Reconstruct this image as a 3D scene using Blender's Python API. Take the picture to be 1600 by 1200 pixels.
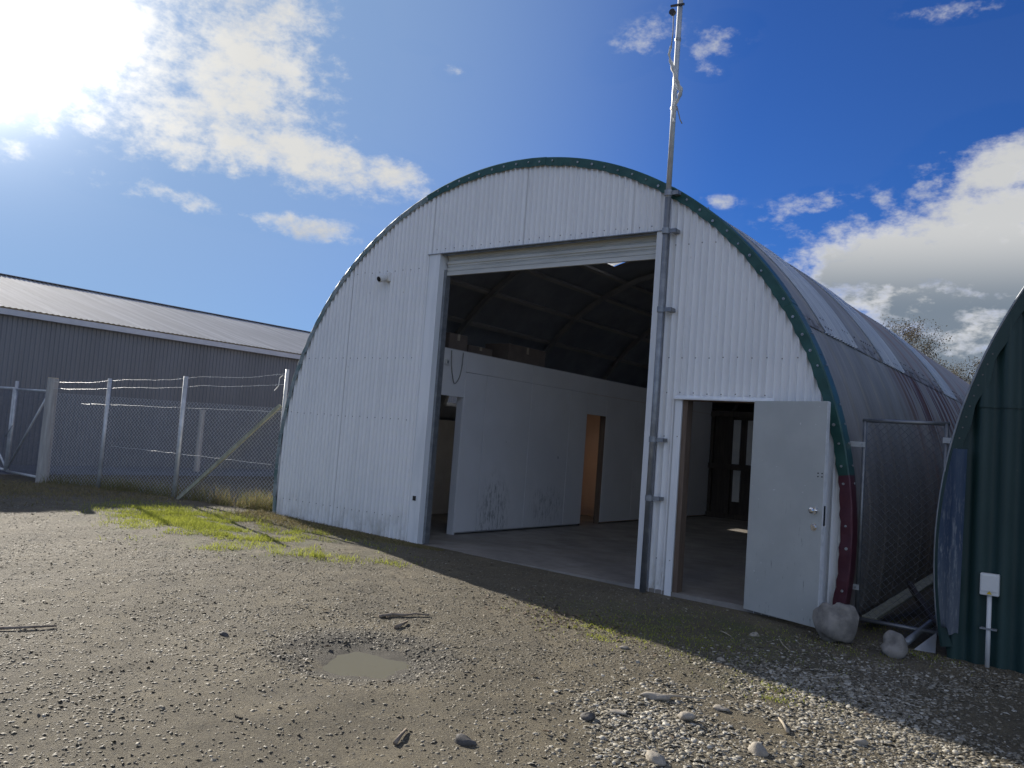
import bpy, math, random
import numpy as np
from mathutils import Vector, Matrix
rng = np.random.default_rng(7)
random.seed(7)
R_ = math.radians
for o in list(bpy.data.objects):
    bpy.data.objects.remove(o)
scn = bpy.context.scene
col = scn.collection

# ------------------------------------------------------------------ camera
CAM = Vector((6.2, -7.99, 1.46))
cr = Vector((0.79944907, 0.59610088, 0.07446426))
cu = Vector((-0.01908359, -0.0986926, 0.99493497))
cf = Vector((-0.60043068, 0.79682088, 0.06752396))
cd = bpy.data.cameras.new("camera")
cam = bpy.data.objects.new("camera", cd)
col.objects.link(cam)
M = Matrix((cr, cu, -cf)).transposed().to_4x4()
M.translation = CAM
cam.matrix_world = M
cd.sensor_width = 36.0
cd.lens = 1273.0 / 1600.0 * 36.0
cd.clip_start = 0.05
cd.clip_end = 3000
scn.camera = cam

# ------------------------------------------------------------------ light
SUN_AZ, SUN_EL = -74.0, 23.0
sd = Vector((math.sin(R_(SUN_AZ)) * math.cos(R_(SUN_EL)), math.cos(R_(SUN_AZ)) * math.cos(R_(SUN_EL)), math.sin(R_(SUN_EL))))
ld = bpy.data.lights.new("sun", 'SUN')
ld.energy = 2.1
ld.angle = R_(0.55)
ld.color = (1.0, 0.93, 0.82)
sun = bpy.data.objects.new("sun", ld)
col.objects.link(sun)
sun.rotation_euler = (-sd).to_track_quat('-Z', 'Y').to_euler()
sun.location = (-20, 10, 20)

scn.view_settings.view_transform = 'Standard'
scn.view_settings.look = 'None'
scn.view_settings.exposure = 1.72
scn.cycles.max_bounces = 7
scn.cycles.diffuse_bounces = 4
scn.cycles.glossy_bounces = 3
scn.cycles.transmission_bounces = 4
scn.view_settings.gamma = 1.0
scn.view_settings.use_curve_mapping = False

world = bpy.data.worlds.new("World")
scn.world = world
world.use_nodes = True
world.cycles.sampling_method = 'MANUAL'
world.cycles.sample_map_resolution = 256
wt = world.node_tree
wt.nodes.clear()
WN = wt.nodes.new
WL = wt.links.new


def wmath(op, a, b=None, c=None, clamp=False):
    n = WN('ShaderNodeMath')
    n.operation = op
    n.use_clamp = clamp
    for i, v in enumerate((a, b, c)):
        if v is None:
            continue
        if isinstance(v, (int, float)):
            n.inputs[i].default_value = v
        else:
            WL(v, n.inputs[i])
    return n.outputs[0]


def wdot(vec, v):
    n = WN('ShaderNodeVectorMath')
    n.operation = 'DOT_PRODUCT'
    WL(vec, n.inputs[0])
    n.inputs[1].default_value = v
    return n.outputs['Value']


def wramp(x, a, b, smooth=True):
    n = WN('ShaderNodeMapRange')
    n.interpolation_type = 'SMOOTHSTEP' if smooth else 'LINEAR'
    WL(x, n.inputs['Value'])
    n.inputs['From Min'].default_value = a
    n.inputs['From Max'].default_value = b
    return n.outputs['Result']


def wmix(f, a, b):
    n = WN('ShaderNodeMix')
    n.data_type = 'RGBA'
    if isinstance(f, (int, float)):
        n.inputs['Factor'].default_value = f
    else:
        WL(f, n.inputs['Factor'])
    for k, v in (('A', a), ('B', b)):
        s = [i for i in n.inputs if i.name == k and i.type == 'RGBA'][0]
        if isinstance(v, tuple):
            s.default_value = v
        else:
            WL(v, s)
    return [o for o in n.outputs if o.type == 'RGBA'][0]


geo = WN('ShaderNodeTexCoord').outputs['Generated']
sky = WN('ShaderNodeTexSky')
sky.sky_type = 'NISHITA'
sky.sun_disc = False
sky.sun_elevation = R_(SUN_EL)
sky.sun_rotation = R_(SUN_AZ)
sky.altitude = 50
sky.air_density = 1.0
sky.dust_density = 0.3
sky.ozone_density = 3.0
gain = WN('ShaderNodeVectorMath')
gain.operation = 'MULTIPLY'
WL(sky.outputs[0], gain.inputs[0])
gain.inputs[1].default_value = (0.078, 0.172, 0.36)
sky_col = gain.outputs[0]
# clouds: patches placed by azimuth / elevation, broken up by fractal noise
BLOBS = [(-67.2, 22.5, 8.9, 4.8, 1, 1), (-56.8, 22.4, 4.9, 5.2, -14, 1), (-60.0, 18.1, 7.3, 2.2, -3, 1), (-52.9, 18.1, 5.3, 1.7, -11, 1),
         (-47.2, 17.4, 3.6, 1.1, -11, 1), (-63.8, 14.0, 2.5, 0.7, -2, 0.8), (-60.1, 13.7, 2.7, 0.7, -9, 0.9), (-52.5, 13.3, 3.6, 0.7, -2, 1),
         (-42.9, 24.4, 0.8, 0.4, 6, 0.8), (-45.5, 25.6, 1.0, 0.3, -2, 0.5),
         (-69.8, 14.9, 1.0, 0.9, 14, 0.6), (-29.6, 27.0, 2.6, 1.2, 30, 0.62), (-24.7, 26.9, 2.2, 1.1, 13, 0.58), (-25.0, 25.3, 1.1, 0.5, -11, 0.62),
         (-8.9, 27.5, 2.5, 0.6, -1, 0.75), (-23.4, 17.0, 1.3, 0.4, 0, 0.8), (-19.5, 15.6, 1.4, 0.6, 0, 0.8),
         (-17.5, 16.7, 2.7, 0.7, 7, 0.85), (-13.1, 16.8, 0.9, 1.0, -3, 0.6), (-6.1, 18.2, 2.4, 1.5, 12, 0.95),
         (-12.0, 13.0, 5.8, 2.4, 7, 1), (-6.0, 13.2, 4.1, 4.2, -3, 1.1), (-9.0, 10.2, 6.6, 2.4, -10, 1), (-14.7, 12.6, 3.4, 1.6, -11, 0.9),
         (-6.2, 8.6, 3.8, 1.9, 0, 0.9), (-11.0, 6.5, 8.0, 2.2, 0, 1.0), (-84, 21, 9, 6, 0, 1.0), (-100, 17, 9, 4, 0, 1.0)]  # last two lie out of view, added to brighten the left rib flanks
acc = None
for az, el, ru, rv, ang, w in BLOBS:
    w = w * (0.86 if rv < 1.25 else 1.0)
    if -16 < az < -4 and rv > 1.4:
        w, ru, rv = w * 1.42, ru * 1.1, rv * 1.1
    elif az < -46 and rv > 1.0:
        w = w * 1.12
    a, e, g = R_(az), R_(el), R_(ang)
    c = Vector((math.sin(a) * math.cos(e), math.cos(a) * math.cos(e), math.sin(e)))
    E_ = Vector((math.cos(a), -math.sin(a), 0))
    N_ = E_.cross(c)
    u = E_ * math.cos(g) + N_ * math.sin(g)
    v = -E_ * math.sin(g) + N_ * math.cos(g)
    mp = WN('ShaderNodeMapping')
    mp.vector_type = 'TEXTURE'
    mp.inputs['Location'].default_value = c
    mp.inputs['Rotation'].default_value = Matrix((u, v, u.cross(v))).transposed().to_euler('XYZ')
    mp.inputs['Scale'].default_value = (math.sin(R_(ru)), math.sin(R_(rv)), 0.6)
    WL(geo, mp.inputs['Vector'])
    ln_ = WN('ShaderNodeVectorMath')
    ln_.operation = 'LENGTH'
    WL(mp.outputs[0], ln_.inputs[0])
    mr_ = WN('ShaderNodeMapRange')
    mr_.interpolation_type = 'SMOOTHSTEP'
    WL(ln_.outputs['Value'], mr_.inputs['Value'])
    mr_.inputs['From Min'].default_value = 0.0
    mr_.inputs['From Max'].default_value = 2.2
    mr_.inputs['To Min'].default_value = w
    mr_.inputs['To Max'].default_value = 0.0
    gz = mr_.outputs['Result']
    acc = gz if acc is None else wmath('MAXIMUM', acc, gz)
# unseen cloud added round the rest of the sky to fill the shaded front
rest = WN('ShaderNodeTexNoise')
rest.inputs['Scale'].default_value = 2.6
rest.inputs['Detail'].default_value = 1.0
WL(geo, rest.inputs['Vector'])
acc = wmath('MAXIMUM', acc, wmath('MULTIPLY', wramp(rest.outputs['Fac'], 0.39, 0.60), wramp(wdot(geo, (-0.602, 0.798, 0.0)), 0.62, 0.35)))
sep = WN('ShaderNodeSeparateXYZ')
WL(geo, sep.inputs[0])
above = wramp(sep.outputs[2], 0.0, 0.03)


def wnoise(scale, detail, rough, dist, stretch):
    mp = WN('ShaderNodeMapping')
    mp.inputs['Scale'].default_value = stretch
    WL(geo, mp.inputs['Vector'])
    n = WN('ShaderNodeTexNoise')
    n.inputs['Scale'].default_value = scale
    n.inputs['Detail'].default_value = detail
    n.inputs['Roughness'].default_value = rough
    n.inputs['Distortion'].default_value = dist
    WL(mp.outputs[0], n.inputs['Vector'])
    return n.outputs['Fac']


n1 = wnoise(9.0, 6.0, 0.62, 0.0, (1, 1, 2.0))
n2 = wnoise(34.0, 4.0, 0.65, 0.0, (1, 1, 1.6))
nn = wmath('ADD', wmath('MULTIPLY', wmath('SUBTRACT', n1, 0.5), 1.5), wmath('MULTIPLY', wmath('SUBTRACT', n2, 0.5), 1.9))
dens = wmath('ADD', wmath('SUBTRACT', wmath('MULTIPLY', acc, 1.2), 0.50), nn)
dens = wmath('MULTIPLY', dens, wramp(acc, 0.05, 0.4))
cover = wmath('MULTIPLY', wramp(dens, -0.05, 1.0), above)
lowness = wramp(sep.outputs[2], 0.262, 0.17)
thick = wmath('MULTIPLY', wmath('ADD', wmath('MULTIPLY', lowness, 0.75), 0.25), wramp(wmath('ADD', dens, wmath('MULTIPLY', wmath('SUBTRACT', n1, 0.5), 2.2)), 0.25, 1.0))
sdot = wmath('MAXIMUM', wdot(geo, sd), 0.0)
away = wramp(wdot(geo, sd), 0.35, -0.85)
near_sun = wramp(sdot, 0.80, 0.96)
glow = wmath('POWER', sdot, 110.0)
glow2 = wmath('POWER', sdot, 350.0)
# cloud colour in the sky's own units (multiplied by the background strength below)
c_far = wmix(thick, wmix(away, (2.7, 2.68, 2.6, 1), (6.0, 6.7, 7.5, 1)), (0.72, 0.88, 1.06, 1))  # clouds opposite the sun, out of view, made brighter and bluer as fill
c_near = wmix(thick, (3.0, 2.95, 2.8, 1), (1.75, 1.8, 1.85, 1))
c_all = wmix(near_sun, c_far, c_near)
cg = WN('ShaderNodeVectorMath')
cg.operation = 'SCALE'
WL(c_all, cg.inputs[0])
WL(wmath('ADD', 1.0, wmath('MULTIPLY', glow, 1.2)), cg.inputs['Scale'])
sky_soft = wmix(wmath('MULTIPLY', wramp(sdot, 0.66, 1.0), 0.85), sky_col, (1.05, 1.55, 2.3, 1))
c_mix = wmix(wmath('MULTIPLY', cover, 0.97), sky_soft, cg.outputs[0])
# light scattered close round the sun by thin moist air
ag = WN('ShaderNodeVectorMath')
ag.operation = 'SCALE'
ag.inputs[0].default_value = (1.0, 0.97, 0.9)
WL(wmath('ADD', wmath('MULTIPLY', glow, 3.0), wmath('MULTIPLY', glow2, 25.0)), ag.inputs['Scale'])
fin = WN('ShaderNodeVectorMath')
fin.operation = 'ADD'
WL(c_mix, fin.inputs[0])
WL(ag.outputs[0], fin.inputs[1])
bg = WN('ShaderNodeBackground')
bg.inputs['Strength'].default_value = 0.085
WL(fin.outputs[0], bg.inputs['Color'])
wo = WN('ShaderNodeOutputWorld')
WL(bg.outputs[0], wo.inputs['Surface'])

# ------------------------------------------------------------------ materials
MATS = {}


class NT:
    """small node helper"""

    def __init__(s, name):
        s.m = bpy.data.materials.new(name)
        s.m.use_nodes = True
        s.t = s.m.node_tree
        s.b = s.t.nodes['Principled BSDF']
        s.tc = s.t.nodes.new('ShaderNodeNewGeometry').outputs['Position']
        MATS[name] = s.m

    def n(s, k):
        return s.t.nodes.new(k)

    def l(s, a, b):
        s.t.links.new(a, b)

    def noise(s, scale, detail=4, rough=0.55, stretch=(1, 1, 1), loc=(0, 0, 0)):
        mp = s.n('ShaderNodeMapping')
        mp.inputs['Scale'].default_value = stretch
        mp.inputs['Location'].default_value = loc
        s.l(s.tc, mp.inputs['Vector'])
        n = s.n('ShaderNodeTexNoise')
        n.inputs['Scale'].default_value = scale
        n.inputs['Detail'].default_value = detail
        n.inputs['Roughness'].default_value = rough
        s.l(mp.outputs[0], n.inputs['Vector'])
        return n.outputs['Fac']

    def ramp(s, x, a, b, lo=0.0, hi=1.0):
        n = s.n('ShaderNodeMapRange')
        n.interpolation_type = 'SMOOTHSTEP'
        s.l(x, n.inputs['Value'])
        n.inputs['From Min'].default_value = a
        n.inputs['From Max'].default_value = b
        n.inputs['To Min'].default_value = lo
        n.inputs['To Max'].default_value = hi
        return n.outputs['Result']

    def math(s, op, a, b=None):
        n = s.n('ShaderNodeMath')
        n.operation = op
        for i, v in enumerate((a, b)):
            if v is None:
                continue
            if isinstance(v, (int, float)):
                n.inputs[i].default_value = v
            else:
                s.l(v, n.inputs[i])
        return n.outputs[0]

    def mix(s, f, a, b):
        n = s.n('ShaderNodeMix')
        n.data_type = 'RGBA'
        if isinstance(f, (int, float)):
            n.inputs['Factor'].default_value = f
        else:
            s.l(f, n.inputs['Factor'])
        for k, v in (('A', a), ('B', b)):
            so = [i for i in n.inputs if i.name == k and i.type == 'RGBA'][0]
            if isinstance(v, tuple):
                so.default_value = (v[0], v[1], v[2], 1)
            else:
                s.l(v, so)
        return [o for o in n.outputs if o.type == 'RGBA'][0]

    def sep(s):
        n = s.n('ShaderNodeSeparateXYZ')
        s.l(s.tc, n.inputs[0])
        return n.outputs

    def bump(s, h, strength, dist=0.01):
        n = s.n('ShaderNodeBump')
        n.inputs['Strength'].default_value = strength
        n.inputs['Distance'].default_value = dist
        s.l(h, n.inputs['Height'])
        s.l(n.outputs[0], s.b.inputs['Normal'])

    def color(s, c):
        if isinstance(c, tuple):
            s.b.inputs['Base Color'].default_value = (c[0], c[1], c[2], 1)
        else:
            s.l(c, s.b.inputs['Base Color'])

    def rough(s, v):
        if isinstance(v, (int, float)):
            s.b.inputs['Roughness'].default_value = v
        else:
            s.l(v, s.b.inputs['Roughness'])


def simple(name, c1, c2, scale=6, rough=0.6, metal=0.0, bump=0.15, bscale=60, stretch=(1, 1, 1), spec=None, lo=0.35, hi=0.7):
    t = NT(name)
    f = t.ramp(t.noise(scale, 6, 0.6, stretch), lo, hi)
    t.color(t.mix(f, c1, c2))
    t.rough(rough)
    t.b.inputs['Metallic'].default_value = metal
    if spec is not None:
        t.b.inputs['Specular IOR Level'].default_value = spec
    if bump:
        t.bump(t.noise(bscale, 4, 0.6, stretch), bump, 0.004)
    return t.m


# white painted corrugated iron with faint rain streaks and grime
t = NT('white_iron')
st = t.ramp(t.noise(3.0, 6, 0.65, (3.0, 1.0, 0.18)), 0.42, 0.72)
bl = t.ramp(t.noise(1.1, 5, 0.6), 0.45, 0.7)
base = t.mix(t.math('MULTIPLY', st, 0.3), (0.84, 0.85, 0.855), (0.64, 0.66, 0.67))
base = t.mix(t.math('MULTIPLY', bl, 0.28), base, (0.70, 0.72, 0.74))
z = t.sep()[2]
splash = t.math('MULTIPLY', t.ramp(z, 0.55, 0.0), t.ramp(t.noise(5, 6, 0.7, (1, 1, 0.6)), 0.4, 0.75))
base = t.mix(t.math('MULTIPLY', splash, 0.65), base, (0.30, 0.29, 0.23))
spots = t.ramp(t.noise(34, 3, 0.5, (1, 1, 0.35)), 0.72, 0.78)
base = t.mix(t.math('MULTIPLY', spots, 0.4), base, (0.28, 0.24, 0.2))
drip = t.ramp(t.noise(11, 6, 0.7, (2.2, 1, 0.07)), 0.60, 0.74)
base = t.mix(t.math('MULTIPLY', drip, 0.35), base, (0.36, 0.35, 0.32))
t.color(base)
t.rough(0.32)
simple('white_flash', (0.84, 0.86, 0.87), (0.70, 0.73, 0.75), 3, 0.4, bump=0.05, stretch=(2, 2, 0.3))
# weathered roof iron with rust below the lap
t = NT('roof_iron')
sx = t.sep()
f1 = t.ramp(t.noise(1.6, 6, 0.65, (0.5, 2.0, 0.5)), 0.35, 0.7)
base = t.mix(f1, (0.33, 0.31, 0.295), (0.46, 0.435, 0.41))
f2 = t.ramp(t.noise(7, 6, 0.7, (0.12, 1.5, 0.12)), 0.52, 0.72)
base = t.mix(t.math('MULTIPLY', f2, 0.35), base, (0.17, 0.155, 0.145))
rm = t.ramp(t.noise(1.0, 5, 0.7, (0.25, 1.0, 0.25), (3.1, 0.0, 1.0)), 0.44, 0.58)
rs = t.ramp(t.noise(5.0, 5, 0.6, (0.07, 1.3, 0.07)), 0.49, 0.57)
far = t.ramp(sx[1], 3.2, 4.8)
band = t.math('MULTIPLY', t.ramp(sx[2], 2.95, 2.8), t.ramp(sx[2], 1.5, 2.35))
rust = t.math('MULTIPLY', t.math('MULTIPLY', rs, far), band)
base = t.mix(t.math('MULTIPLY', t.math('MULTIPLY', rm, far), 0.6), base, (0.33, 0.21, 0.165))
base = t.mix(rust, base, (0.15, 0.062, 0.04))
lapst = t.math('MULTIPLY', t.math('MULTIPLY', t.ramp(sx[2], 2.80, 2.86), t.ramp(sx[2], 3.02, 2.92)), t.ramp(t.noise(9, 4, 0.6), 0.42, 0.58))
base = t.mix(t.math('MULTIPLY', lapst, 0.7), base, (0.11, 0.085, 0.07))
moss = t.math('MULTIPLY', t.ramp(sx[2], 1.5, 0.7), t.math('MULTIPLY', t.ramp(sx[1], 0.42, 0.25), t.ramp(t.noise(5, 4, 0.6), 0.35, 0.55)))
base = t.mix(t.math('MULTIPLY', moss, 0.8), base, (0.20, 0.17, 0.09))
t.color(base)
t.rough(0.6)
# translucent corrugated skylight
t = NT('skylight_sheet')
tr = t.n('ShaderNodeBsdfTranslucent')
tr.inputs['Color'].default_value = (0.8, 0.85, 0.9, 1)
mx = t.n('ShaderNodeMixShader')
mx.inputs[0].default_value = 0.25
t.color(t.mix(t.ramp(t.noise(3, 5, 0.6, (0.3, 2, 0.3)), 0.4, 0.7), (0.84, 0.86, 0.89), (0.62, 0.64, 0.68)))
t.rough(0.18)
t.l(t.b.outputs[0], mx.inputs[1])
t.l(tr.outputs[0], mx.inputs[2])
t.l(mx.outputs[0], t.n('ShaderNodeOutputMaterial').inputs[0]) if False else t.l(mx.outputs[0], t.t.nodes['Material Output'].inputs[0])
simple('roof_lining', (0.26, 0.28, 0.31), (0.33, 0.35, 0.38), 2, 0.85, bump=0.1, bscale=20)
simple('steel_rib', (0.30, 0.31, 0.32), (0.38, 0.37, 0.36), 5, 0.6, 0.2)
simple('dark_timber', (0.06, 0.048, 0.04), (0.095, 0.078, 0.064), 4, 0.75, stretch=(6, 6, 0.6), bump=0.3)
simple('purlin_timber', (0.36, 0.35, 0.34), (0.44, 0.42, 0.40), 4, 0.75, stretch=(6, 0.6, 6), bump=0.3)
simple('door_timber', (0.13, 0.092, 0.066), (0.19, 0.14, 0.105), 4, 0.7, stretch=(8, 8, 0.6), bump=0.3)
simple('room_paint', (0.55, 0.54, 0.53), (0.62, 0.61, 0.60), 3, 0.7, bump=0.05)
simple('ply', (0.66, 0.48, 0.36), (0.72, 0.55, 0.43), 3, 0.7, stretch=(1, 1, 0.2), bump=0.1)
simple('green_trim', (0.018, 0.075, 0.066), (0.03, 0.105, 0.09), 8, 0.42, bump=0.5, bscale=14)
simple('glare_trim', (0.30, 0.34, 0.34), (0.10, 0.17, 0.16), 5, 0.5, bump=0.5, bscale=14)  # weathered left trim, sun glare on it put into the pale colour
simple('maroon_trim', (0.075, 0.018, 0.03), (0.105, 0.03, 0.042), 8, 0.45, bump=0.5, bscale=14)
simple('bolt_zinc', (0.5, 0.52, 0.54), (0.3, 0.3, 0.3), 40, 0.35, 0.6, bump=0)
simple('screw_dark', (0.13, 0.13, 0.13), (0.2, 0.18, 0.16), 40, 0.5, 0.3, bump=0)
simple('galv', (0.22, 0.235, 0.25), (0.32, 0.335, 0.35), 9, 0.42, 0.55, bump=0.1)
simple('galv_light', (0.48, 0.50, 0.51), (0.62, 0.64, 0.65), 9, 0.45, 0.3, bump=0.1)
simple('curtain', (0.60, 0.61, 0.58), (0.48, 0.49, 0.46), 2.5, 0.45, stretch=(0.5, 1, 4), bump=0.03)
t = NT('door_grey')
f = t.ramp(t.noise(2.0, 5, 0.6), 0.35, 0.7)
base = t.mix(f, (0.43, 0.445, 0.425), (0.49, 0.505, 0.48))
scr = t.ramp(t.noise(16, 5, 0.7, (3.0, 3.0, 0.35), (1.3, 0, 0.4)), 0.63, 0.68)
zz = t.sep()[2]
scr = t.math('MULTIPLY', scr, t.ramp(zz, 1.5, 0.3))
base = t.mix(t.math('MULTIPLY', scr, 0.75), base, (0.14, 0.14, 0.13))
chip = t.ramp(t.noise(26, 2, 0.4, (1, 1, 1), (4, 2, 7)), 0.74, 0.76)
base = t.mix(t.math('MULTIPLY', chip, 0.6), base, (0.72, 0.73, 0.72))
t.color(base)
t.rough(0.38)
t.bump(t.noise(1.6, 3, 0.5), 0.35, 0.02)
simple('chrome', (0.85, 0.86, 0.88), (0.7, 0.7, 0.7), 20, 0.12, 1.0, bump=0)
simple('door_edge', (0.72, 0.74, 0.75), (0.55, 0.57, 0.58), 12, 0.5, bump=0.05)
t = NT('partition_paint')
f = t.ramp(t.noise(1.2, 5, 0.6), 0.35, 0.7)
base = t.mix(f, (0.81, 0.80, 0.785), (0.86, 0.85, 0.84))
so = t.sep()


def spot(cy, cz, ry, rz):
    a = t.math('DIVIDE', t.math('SUBTRACT', so[1], cy), ry)
    b = t.math('DIVIDE', t.math('SUBTRACT', so[2], cz), rz)
    q = t.math('ADD', t.math('MULTIPLY', a, a), t.math('MULTIPLY', b, b))
    return t.ramp(q, 1.3, 0.1)


sp = t.math('MAXIMUM', spot(2.15, 0.30, 0.42, 0.65), t.math('MULTIPLY', spot(3.62, 0.38, 0.55, 0.36), 0.75))
dr = t.ramp(t.noise(8, 7, 0.75, (1, 2.4, 0.7)), 0.46, 0.64)
sp = t.math('MULTIPLY', sp, dr)
base = t.mix(t.math('MULTIPLY', sp, 0.75), base, (0.20, 0.21, 0.19))
few = t.ramp(t.noise(7, 3, 0.5, (1, 1, 1), (5, 3, 2)), 0.735, 0.76)
base = t.mix(t.math('MULTIPLY', few, 0.5), base, (0.25, 0.25, 0.24))
t.color(base)
t.rough(0.65)
simple('carton', (0.15, 0.12, 0.10), (0.19, 0.15, 0.125), 5, 0.8, bump=0.1)
t = NT('concrete')
f = t.ramp(t.noise(1.3, 7, 0.65), 0.35, 0.68)
base = t.mix(f, (0.20, 0.185, 0.165), (0.30, 0.275, 0.245))
f = t.ramp(t.noise(7, 6, 0.7), 0.55, 0.75)
base = t.mix(t.math('MULTIPLY', f, 0.5), base, (0.13, 0.12, 0.105))
t.color(base)
t.rough(t.ramp(t.noise(2.2, 5, 0.6), 0.3, 0.7, 0.45, 0.75))
t.bump(t.noise(40, 5, 0.6), 0.2, 0.004)
simple('apron', (0.15, 0.155, 0.16), (0.20, 0.205, 0.21), 1.5, 0.85, bump=0.2)
simple('white_plastic', (0.76, 0.76, 0.73), (0.70, 0.70, 0.68), 5, 0.4, bump=0)
simple('black_plastic', (0.02, 0.02, 0.022), (0.03, 0.03, 0.03), 5, 0.25, bump=0)
simple('rag', (0.66, 0.66, 0.63), (0.5, 0.5, 0.48), 10, 0.9, bump=0.3, bscale=40)
simple('rope', (0.35, 0.34, 0.31), (0.25, 0.24, 0.22), 30, 0.9, bump=0)
t = NT('green_iron')
f = t.ramp(t.noise(2.0, 6, 0.65, (2, 2, 0.3)), 0.35, 0.7)
base = t.mix(f, (0.011, 0.036, 0.034), (0.020, 0.054, 0.050))
f = t.ramp(t.noise(14, 5, 0.7, (1, 1, 0.4)), 0.66, 0.74)
base = t.mix(t.math('MULTIPLY', f, 0.4), base, (0.12, 0.13, 0.11))
t.color(base)
t.rough(0.5)
t = NT('blue_iron')
f = t.ramp(t.noise(3, 5, 0.6, (1, 1, 0.4)), 0.35, 0.7)
base = t.mix(f, (0.018, 0.04, 0.085), (0.03, 0.06, 0.105))
zz = t.sep()[2]
wear = t.math('MULTIPLY', t.ramp(t.noise(18, 7, 0.75, (2.2, 2.2, 0.3)), 0.50, 0.64), t.ramp(zz, 1.8, 0.5))
base = t.mix(t.math('MULTIPLY', wear, 0.7), base, (0.30, 0.32, 0.32))
gr = t.math('MULTIPLY', t.ramp(zz, 1.0, 0.2), 0.65)
base = t.mix(gr, base, (0.12, 0.135, 0.15))
t.color(base)
t.rough(0.5)
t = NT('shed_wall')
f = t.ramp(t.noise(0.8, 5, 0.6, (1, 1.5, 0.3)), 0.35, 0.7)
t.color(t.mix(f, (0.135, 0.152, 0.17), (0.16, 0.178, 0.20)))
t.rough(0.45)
t = NT('shed_roof')
f = t.ramp(t.noise(2.0, 6, 0.65, (0.12, 2.0, 0.12)), 0.4, 0.68)
base = t.mix(f, (0.36, 0.365, 0.37), (0.50, 0.505, 0.51))
t.color(base)
t.rough(0.8)
t.b.inputs['Specular IOR Level'].default_value = 0.15
simple('shed_trim', (0.50, 0.53, 0.57), (0.44, 0.47, 0.51), 3, 0.4, bump=0)
simple('post_timber', (0.34, 0.33, 0.31), (0.46, 0.45, 0.42), 4, 0.8, stretch=(7, 7, 0.5), bump=0.4)
simple('strut_timber', (0.30, 0.30, 0.22), (0.42, 0.42, 0.32), 5, 0.8, stretch=(4, 4, 1), bump=0.3)
simple('boulder', (0.30, 0.275, 0.24), (0.15, 0.14, 0.125), 7, 0.9, bump=1.0, bscale=22)
simple('pale_stone', (0.42, 0.375, 0.30), (0.26, 0.23, 0.185), 16, 0.85, bump=0.9, bscale=40)
simple('dark_stone', (0.07, 0.065, 0.06), (0.12, 0.11, 0.10), 12, 0.8, bump=0.5, bscale=60)
simple('stick_wood', (0.20, 0.155, 0.115), (0.32, 0.265, 0.20), 20, 0.85, bump=0.5, bscale=40)
simple('pale_stick', (0.45, 0.39, 0.29), (0.36, 0.30, 0.22), 20, 0.85, bump=0.5, bscale=40)
simple('bark', (0.14, 0.115, 0.095), (0.2, 0.17, 0.145), 8, 0.9, bump=0.4, bscale=20)


def leafy(name, c1, c2, tl=0.5, attr=True):
    t = NT(name)
    a = t.n('ShaderNodeAttribute')
    a.attribute_name = 'tone'
    c = t.mix(a.outputs['Fac'], c1, c2)
    t.color(c)
    t.rough(0.6)
    t.b.inputs['Specular IOR Level'].default_value = 0.25
    tr = t.n('ShaderNodeBsdfTranslucent')
    t.l(c, tr.inputs['Color'])
    mx = t.n('ShaderNodeMixShader')
    mx.inputs[0].default_value = tl
    t.l(t.b.outputs[0], mx.inputs[1])
    t.l(tr.outputs[0], mx.inputs[2])
    t.l(mx.outputs[0], t.t.nodes['Material Output'].inputs[0])


leafy('grass_green', (0.20, 0.24, 0.04), (0.48, 0.50, 0.09), 0.55)
leafy('grass_dry', (0.30, 0.24, 0.13), (0.17, 0.19, 0.06), 0.4)
leafy('tree_leaf', (0.095, 0.078, 0.055), (0.15, 0.13, 0.085), 0.3)
leafy('dead_leaf', (0.10, 0.075, 0.055), (0.24, 0.18, 0.12), 0.1)
t = NT('gravel')
a = t.n('ShaderNodeAttribute')
a.attribute_name = 'tone'
cr_ = t.n('ShaderNodeValToRGB')
el = cr_.color_ramp.elements
el[0].color = (0.075, 0.066, 0.055, 1)
el[1].color = (0.50, 0.47, 0.39, 1)
e = el.new(0.45)
e.color = (0.155, 0.133, 0.085, 1)
e = el.new(0.8)
e.color = (0.26, 0.232, 0.175, 1)
t.l(a.outputs['Fac'], cr_.inputs[0])
t.color(cr_.outputs[0])
t.rough(0.7)
# glazing that really lets the light through
t = NT('window_glass')
tp = t.n('ShaderNodeBsdfTransparent')
gl = t.n('ShaderNodeBsdfGlossy')
gl.inputs['Roughness'].default_value = 0.02
mx = t.n('ShaderNodeMixShader')
mx.inputs[0].default_value = 0.07
t.l(tp.outputs[0], mx.inputs[1])
t.l(gl.outputs[0], mx.inputs[2])
t.l(mx.outputs[0], t.t.nodes['Material Output'].inputs[0])
t = NT('puddle_water')
t.color((0.19, 0.172, 0.11))
t.rough(0.03)
t.b.inputs['IOR'].default_value = 1.33
t.bump(t.noise(6, 2, 0.5), 0.03, 0.01)
simple('sticker_yellow', (0.7, 0.5, 0.03), (0.6, 0.42, 0.03), 5, 0.5, bump=0)

# ------------------------------------------------------------------ mesh helpers
WLOC = {}


def thing(name, loc, label, cat, group=None):
    o = bpy.data.objects.new(name, None)
    o.empty_display_size = 0.2
    o.location = loc
    col.objects.link(o)
    o['label'] = label
    o['category'] = cat
    if group:
        o['group'] = group
    WLOC[o.name] = Vector(loc)
    return o


def tag(o, label, cat, group=None):
    o['label'] = label
    o['category'] = cat
    if group:
        o['group'] = group
    return o


def finish(name, me, mat, parent, smooth=False, kind=None):
    if mat:
        me.materials.append(MATS[mat])
    o = bpy.data.objects.new(name, me)
    col.objects.link(o)
    if parent:
        o.parent = parent
        WLOC[o.name] = WLOC[parent.name].copy()
    else:
        WLOC[o.name] = Vector((0, 0, 0))
    if smooth:
        me.polygons.foreach_set('use_smooth', [True] * len(me.polygons))
    if kind:
        o['kind'] = kind
    return o


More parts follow.
